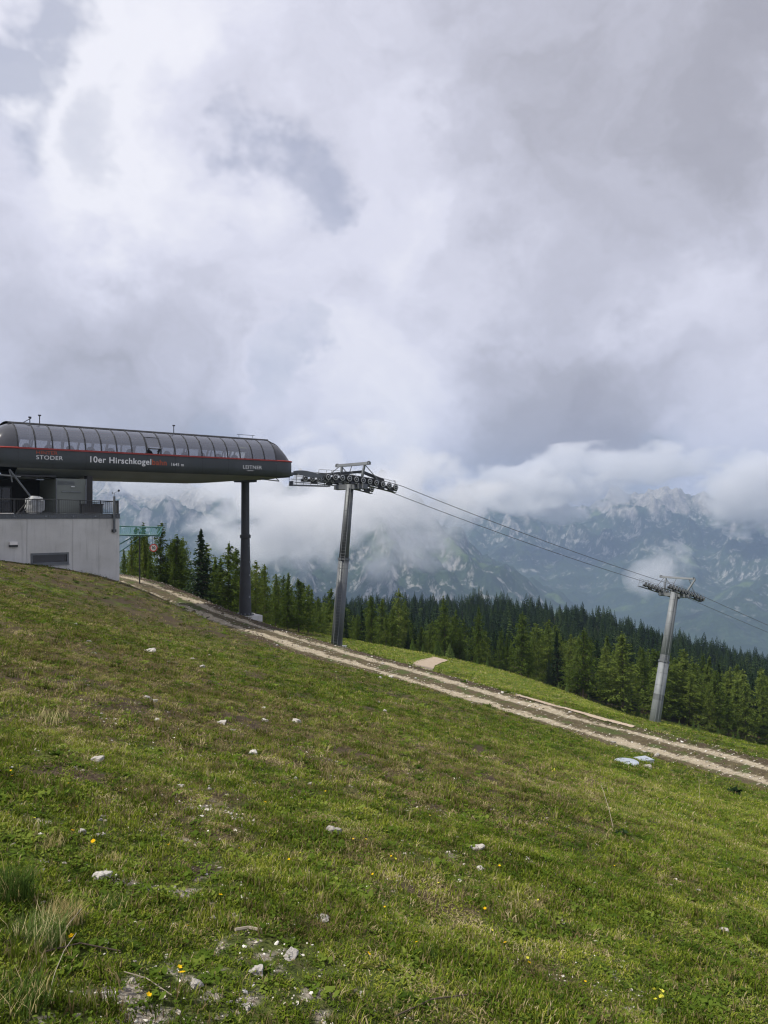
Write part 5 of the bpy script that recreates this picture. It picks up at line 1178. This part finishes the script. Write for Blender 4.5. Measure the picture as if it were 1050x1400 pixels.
def pebbles():
    pr = []
    for i in range(5): pr.append(link(bpy.data.objects.new('%s_pebble' % 'abcde'[i], rock_mesh('pebble', 40 + i, M['pebble'], 1, (1, .8, .55)))))
    coll = proto_collection('pebbles', pr); rn = np.random.default_rng(19)
    n = 90000; y = np.sqrt(rn.uniform(1.6 ** 2, 13 ** 2, n)); u = rn.uniform(-.6, .6, n); X = u * y; Y = y; m = masks(X, Y)
    k = rn.random(n) < np.clip(m['bare'] * 1.2 - .08 + .02 + .045 * sstep(1.0, -.6, X) * sstep(7, 3.5, Y), 0, 1); X, Y = X[k], Y[k]; S = np.minimum(np.exp(rn.normal(-4.6, .55, len(X))), .030) * np.where(Y > 6, 1.35, 1.0)
    # rubble on the track and its banks
    i = rn.integers(0, len(RD), 15000); off = rn.normal(0, 1.55, 15000); dr = np.gradient(RD[:, :2], axis=0); dr /= np.linalg.norm(dr, axis=1)[:, None]
    rx = RD[i, 0] - dr[i, 1] * off; ry = RD[i, 1] + dr[i, 0] * off; rs = np.exp(rn.normal(-3.15, .5, 15000))
    X = np.r_[X, rx]; Y = np.r_[Y, ry]; S = np.clip(np.r_[S, rs], .004, .2); n = len(X)
    Z = ground_z(X, Y) + np.r_[np.zeros(n - 15000), np.full(15000, .05)] + S * .08
    scatter('gravel', np.c_[X, Y, Z], np.c_[rn.uniform(-.4, .4, n), rn.uniform(-.4, .4, n), rn.uniform(0, 6.28, n)], np.c_[S, S, S], rn.integers(0, 5, n), rn.random(n), coll, 'pale limestone gravel in bare patches and along the dirt track')
pebbles()
# ------------------------------------------------------------------ single stones
ROCKS = [rock_mesh('stone', 60 + i, M['stone'], 3, sq) for i, sq in enumerate([(1, .75, .6), (1, .8, .75), (1, .6, .5), (1, .9, .55), (.9, .9, .8), (1, .7, .45)])]
def stone(px, py, wpx, label, k=0, rz=0, tall=1.0):
    x, y, z = ray_ground(px, py + wpx * .15); s = wpx / F * y / .95
    o = link(bpy.data.objects.new('stone', ROCKS[k % 6])); o.location = (x, y, z + s * .06); o.scale = (s, s, s * tall); o.rotation_euler = (.1, -.1, rz); tag(o, label, 'stone', 'pale limestone lumps lying on the turf')
for a in [(457, 1137, 18, 'blocky white stone alone in the turf near the middle of the slope', 1, .4, 1.2), (651, 1160, 19, 'flat pale stone with straight edges, upper of two neighbours right of centre', 2, .1, 1.0), (657, 1188, 14, 'small tilted stone, lower of two neighbours right of centre', 5, .6, 1.1),
          (440, 1256, 19, 'grey white stone half sunk in grass beside pebbly ground', 0, -.5, 1), (988, 1273, 14, 'small white stone near the lower right corner of the meadow', 0, -.4, 1.1), (889, 1251, 13, 'small grey stone in the grass left of the white corner stone', 5, .2, .9),
          (200, 956, 11, 'bright white stone, left one of a touching pair on the dry slope', 4, 0, 1), (211, 959, 9, 'smaller stone, right one of a touching pair on the dry slope', 1, 1, .8), (133, 1040, 17, 'rounded pale stone on green turf at the left', 3, .2, 1), (346, 1029, 14, 'flat slanting stone on the green turf above the dry patch', 5, .3, .9),
          (351, 1331, 19, 'rounded cream stone at the edge of the pebbly patch', 3, .7, 1.2), (267, 1351, 18, 'upright pale stone behind the yellow flowers', 4, .2, 1.3), (397, 1306, 22, 'cluster-topping white stone in the pebbly patch', 0, 1.2, .7), (141, 1199, 22, 'pale broken stone in the gravel patch beside the tall dry tuft', 1, .9, .8),
          (206, 890, 12, 'grey stone on the slope below the concrete wall', 0, .2, .8), (405, 986, 12, 'white pointed stone on the brownish slope left of centre', 4, .4, 1.1), (363, 985, 8, 'small white stone left of the pointed one on the brownish slope', 1, 0, 1), (884, 1049, 13, 'pale stone lying just below the square shaft cover', 3, .4, .9),
          (338, 1383, 15, 'smooth stone sunk in grass near the bottom edge', 3, 0, .8), (136, 1143, 14, 'stone with a flat top left of the dry patch', 2, .3, .9), (112, 1138, 11, 'cream stone next to the flat topped one', 4, .5, 1.2), (222, 1144, 9, 'small stone just below the yellow flower in the dry patch', 1, 0, 1),
          (248, 1076, 10, 'small white stone right below the dry turf edge', 4, 1, 1.1), (58, 1193, 9, 'small grey stone above the tall green tuft', 1, 2, 1), (303, 989, 13, 'grey half buried stone on the mid slope', 3, .5, .5), (215, 985, 10, 'pale grey stone upright in green turf below the touching pair', 4, .1, 1.1)]:
    stone(*a)
rr = random.Random(77)
for i in range(70):
    if i < 42: px, py, w = rr.uniform(0, 540), rr.uniform(830, 1130), rr.uniform(3, 7)
    elif i < 60: px, py, w = rr.uniform(20, 520), rr.uniform(1130, 1395), rr.uniform(4, 8)
    else: px, py, w = rr.uniform(540, 1040), rr.uniform(1090, 1390), rr.uniform(3, 6)
    if py < 765 + px * .33: py += 60
    stone(px, py, w, 'little pale limestone piece on the %s' % ('dry upper left slope' if i < 42 else 'pebbly ground at the lower left' if i < 60 else 'green lower right slope'), rr.randrange(6), rr.uniform(0, 6), rr.uniform(.7, 1.2))
for i in range(34):                                           # stones along the track edge
    k = rr.randrange(30, 190); off = rr.choice((-1, 1, 0)) * 2.0 + rr.gauss(0, .35); d = RD[k + 1] - RD[k]; d /= np.hypot(d[0], d[1]); x = RD[k, 0] - d[1] * off; y = RD[k, 1] + d[0] * off
    s = rr.uniform(.12, .30); o = link(bpy.data.objects.new('stone', ROCKS[rr.randrange(6)])); o.location = (x, y, gz(x, y) + s * .2); o.scale = (s, s, s); o.rotation_euler = (0, 0, rr.uniform(0, 6)); tag(o, 'white stone lying along the rutted dirt track', 'stone', 'white stones along the track')

# ------------------------------------------------------------------ shaft covers
def lids():
    x, y, z = ray_ground(856, 1044, 20); rad = 16.5 / F * y
    r = empty('shaft_cover', (x, y, z + .06), 'round blue grey metal shaft cover lying in the grass', 'shaft cover')
    part('lid', M['lid'], r, lambda m: m.lathe([(0, .075), (rad * .6, .07), (rad * .96, .05), (rad, .03), (rad, -.02), (0, -.02)], 40), True)
    part('shaft_ring', M['concrete'], r, lambda m: m.lathe([(rad * .93, .0), (rad * .95, -.5)], 32))
    part('handle', M['galv_dark'], r, lambda m: m.path([(-.08, -.2, .06), (-.08, -.2, .11), (.08, -.2, .11), (.08, -.2, .06)], .012, 5))
    x, y, z = ray_ground(880, 1041, 20)
    r = empty('shaft_cover', (x, y, z + .10), 'square blue grey metal shaft cover beside the round one', 'shaft cover', None, Matrix.Rotation(R(20), 3, 'Z'))
    part('lid', M['lid'], r, lambda m: (m.box((-.36, -.34, .0), (.36, .34, .045)), m.box((-.33, -.31, .045), (.33, .31, .06))))
    part('shaft_frame', M['concrete'], r, lambda m: m.box((-.34, -.32, -.5), (.34, .32, -.002)))
    part('hinge', M['galv_dark'], r, lambda m: (m.tube((-.25, .35, .02), (-.1, .35, .02), .025, n=6), m.tube((.1, .35, .02), (.25, .35, .02), .025, n=6)))
    part('handle', M['galv_dark'], r, lambda m: m.path([(-.07, -.22, .06), (-.07, -.22, .11), (.07, -.22, .11), (.07, -.22, .06)], .012, 5))
lids()
# ------------------------------------------------------------------ flowers, tufts, stalks
def petals(n, rad, mat, cup):
    V = []; Fc = []
    for k in range(n):
        a = 2 * math.pi * k / n; w = math.pi / n * 1.05
        o = len(V); V += [(0, 0, 0), (rad * .6 * math.cos(a - w), rad * .6 * math.sin(a - w), rad * cup * .6), (rad * math.cos(a - w * .5), rad * math.sin(a - w * .5), rad * cup), (rad * math.cos(a + w * .5), rad * math.sin(a + w * .5), rad * cup), (rad * .6 * math.cos(a + w), rad * .6 * math.sin(a + w), rad * cup * .6)]; Fc.append((o, o + 1, o + 2, o + 3, o + 4))
    o = mesh_obj('flower_head', V, Fc, mat); me = o.data; bpy.data.objects.remove(o); return me
FH = [petals(5, .012, M['petal'], .35), petals(9, .0135, M['petal'], .12), petals(5, .011, M['petal_lemon'], .5)]
_s = part('stem', M['stem'], None, lambda m: (m.tube((0, 0, -.01), (.006, 0, .5), .0016, n=4), m.tube((.006, 0, .5), (0, .004, 1.0), .0014, n=4))); STEM = _s.data; bpy.data.objects.remove(_s)
def flower(px, py, k, label, h=.06, sc=1.0, grp='small yellow meadow flowers'):
    x, y, z = ray_ground(px, py + F * h / 5)
    r = empty('yellow_flower', (x, y, z), label, 'flower', grp)
    s = sub(None, 'stem', STEM, r); s.scale = (1, 1, h); s.rotation_euler = (0, 0, rr.uniform(0, 6))
    f = sub(None, 'flower_head', FH[k], r); f.location = (0, .004 * 0, h); f.rotation_euler = (rr.uniform(.1, .7), rr.uniform(-.3, .3), rr.uniform(0, 6)); f.scale = (sc,) * 3
for a in [(249, 1338, 1, 'largest yellow flower on the pebbly patch at lower left', .05, 1.25), (246, 1327, 0, 'yellow flower touching the largest one from behind', .05, 1.0), (98, 1293, 0, 'lone yellow flower below the dry tuft', .05, 1.0), (257, 1275, 0, 'lone yellow flower above the pebbly patch', .06, 1.0), (204, 1368, 0, 'orange yellow flower in grass left of the big one', .05, 1.0), (302, 1226, 1, 'yellow flower beside small pale stones', .05, .9), (504, 1311, 0, 'orange yellow flower right of the pebbly patch', .06, 1.0), (210, 1134, 1, 'yellow flower in the dry patch at left', .05, 1.05)]:
    flower(*a)
for px, py in [(102, 1136), (130, 1153), (106, 1103), (95, 1070), (15, 1050), (18, 1060), (408, 1166), (398, 1175), (230, 1155), (447, 1076), (497, 1102), (360, 1092), (420, 1120), (498, 1145), (482, 1146), (511, 1195), (535, 1168), (540, 1172), (661, 1240), (656, 1247), (663, 1243), (672, 1272), (688, 1290), (718, 1312), (722, 1318), (800, 1342), (570, 1290), (642, 1128), (700, 1145), (736, 1228), (525, 1240), (532, 1330), (745, 1120), (600, 1205), (680, 1180), (840, 1180), (560, 1150), (590, 1110), (480, 1095), (330, 1160), (45, 1120), (60, 1082), (815, 1098)]:
    flower(px + rr.uniform(-3, 3), py, rr.choice((0, 0, 2, 1)), 'tiny yellow flower dotted through the turf', rr.uniform(.03, .07), rr.uniform(.6, .95) * (1.0 if py > 1180 else 1.15))
def cowslip(px, py, label, n=7, h=.16):
    x, y, z = ray_ground(px, py); r = empty('cowslip', (x, y, z), label, 'flower', 'cowslips')
    st = sub(None, 'stem', STEM, r); st.scale = (1.6, 1.6, h)
    for k in range(n):
        f = sub(None, 'flower_head', FH[2], r); a = rr.uniform(0, 6.28); f.location = (.028 * math.cos(a), .028 * math.sin(a), h + rr.uniform(-.04, .02)); f.rotation_euler = (rr.uniform(0, 1.2), rr.uniform(0, 1.2), a); f.scale = (rr.uniform(.8, 1.2),) * 3
    o = rosette('leaf', int(px), 9, .035, .05, [M['tuft_blade']]); o.parent = r
cowslip(899, 1388, 'lemon yellow cowslip by the dark bare spot at the bottom right', 9, .11); cowslip(958, 1108, 'far cowslip in the green meadow below the track', 6, .25); cowslip(943, 1101, 'second far cowslip in the green meadow below the track', 6, .22); cowslip(756, 1068, 'pale cowslip on the slope left of the shaft covers', 6, .25)
def tuft(px, py, n, rad, h0, h1, green, label, seed, name='grass_tuft', cat='grass tuft', wid=.0045, bend=.8):
    x, y, z = ray_ground(px, py); o = blades(name, seed, n, rad, h0, h1, wid, [M['tuft_blade'], M['tuft_straw']], green, 0, bend); o.location = (x, y, z - .01); tag(o, label, cat, 'long grass tufts')
for a in [(12, 1232, 420, .12, .10, .24, .93, 'tall green grass tuft at the left frame edge', 501), (52, 1290, 380, .11, .08, .20, .82, 'green tuft in front of the straw coloured one', 502), (85, 1262, 380, .09, .07, .15, .15, 'straw coloured dry grass tuft beside the tall green tuft', 503), (150, 1245, 240, .09, .05, .13, .75, 'low green tuft right of the straw coloured tuft', 504),
          (68, 1160, 160, .09, .04, .11, .15, 'small dry tuft above the tall green tuft', 505), (152, 1178, 120, .06, .04, .09, .1, 'little straw tuft beside the gravel patch', 506), (575, 1310, 170, .09, .04, .09, .9, 'leafy green clump at the bottom middle', 507), (860, 1115, 130, .30, .10, .25, .5, 'ragged tuft on the slope below the shaft covers', 508), (815, 1150, 150, .20, .06, .20, .6, 'tuft with a long dry stalk on the right slope', 509), (20, 1375, 260, .13, .06, .15, .7, 'mixed tuft in the lower left corner', 510), (985, 1340, 200, .12, .04, .10, .7, 'low tuft near the lower right corner', 511),
          (60, 985, 150, .3, .08, .22, .1, 'pale dry tuft on the left slope', 512)]:
    tuft(*a)
def weed(px, py, label, seed, s):
    x, y, z = ray_ground(px, py); o = rosette('leafy_weed', seed, 60, .16, .07, [M['spruce']]); o.location = (x, y, z + .02); o.scale = (s, s, s * 2.2); tag(o, label, 'weed', 'dark leafy weeds')
weed(1004, 1086, 'dark leafy weed near the right frame edge below the track', 601, 2.0); weed(848, 1142, 'small dark leafy weed on the slope right of the dry stalk', 603, .6)
def stalk(name, pts, r, label, mat='stick'):
    q = [ray_ground(px, py) for px, py, _ in pts]; w = [Vector((a[0], a[1], a[2] + h)) for a, (_, _, h) in zip(q, pts)]
    o = part(name, M[mat], None, lambda m: m.path(w, r, 5)); tag(o, label, 'stalk', 'dead stalks in the turf')
stalk('dry_stalk', [(66, 1302, .02), (90, 1288, .05), (112, 1272, .09)], .0018, 'pale dry stalk leaning out of the straw coloured tuft')
stalk('dry_stalk', [(66, 1372, .01), (76, 1350, .05), (88, 1330, .08), (105, 1312, .10)], .0015, 'long pale stalk rising below the straw coloured tuft')
stalk('dry_stalk', [(170, 1337, .03), (200, 1352, .025), (235, 1370, .015)], .002, 'dry stalk lying across the pebbly patch')
stalk('dry_stalk', [(838, 1133, .02), (832, 1122, .18), (822, 1106, .42)], .0035, 'thin dry stalk standing among the dark weeds')
stalk('dry_stalk', [(957, 1105, .02), (956, 1098, .3), (955, 1086, .6)], .0035, 'thin upright stalk beside the far cowslip')
stalk('fallen_twig', [(540, 1395, .02), (590, 1378, .03), (650, 1364, .02), (690, 1358, .01)], .004, 'dark fallen twig along the bottom edge', 'bark')
stalk('fallen_twig', [(62, 1312, .03), (110, 1306, .03), (165, 1310, .02)], .0028, 'dark fallen twig under the straw coloured tuft', 'bark')
stalk('fallen_twig', [(322, 1282, .03), (340, 1278, .035), (358, 1280, .03)], .009, 'grey piece of driftwood beside the pebbly patch')
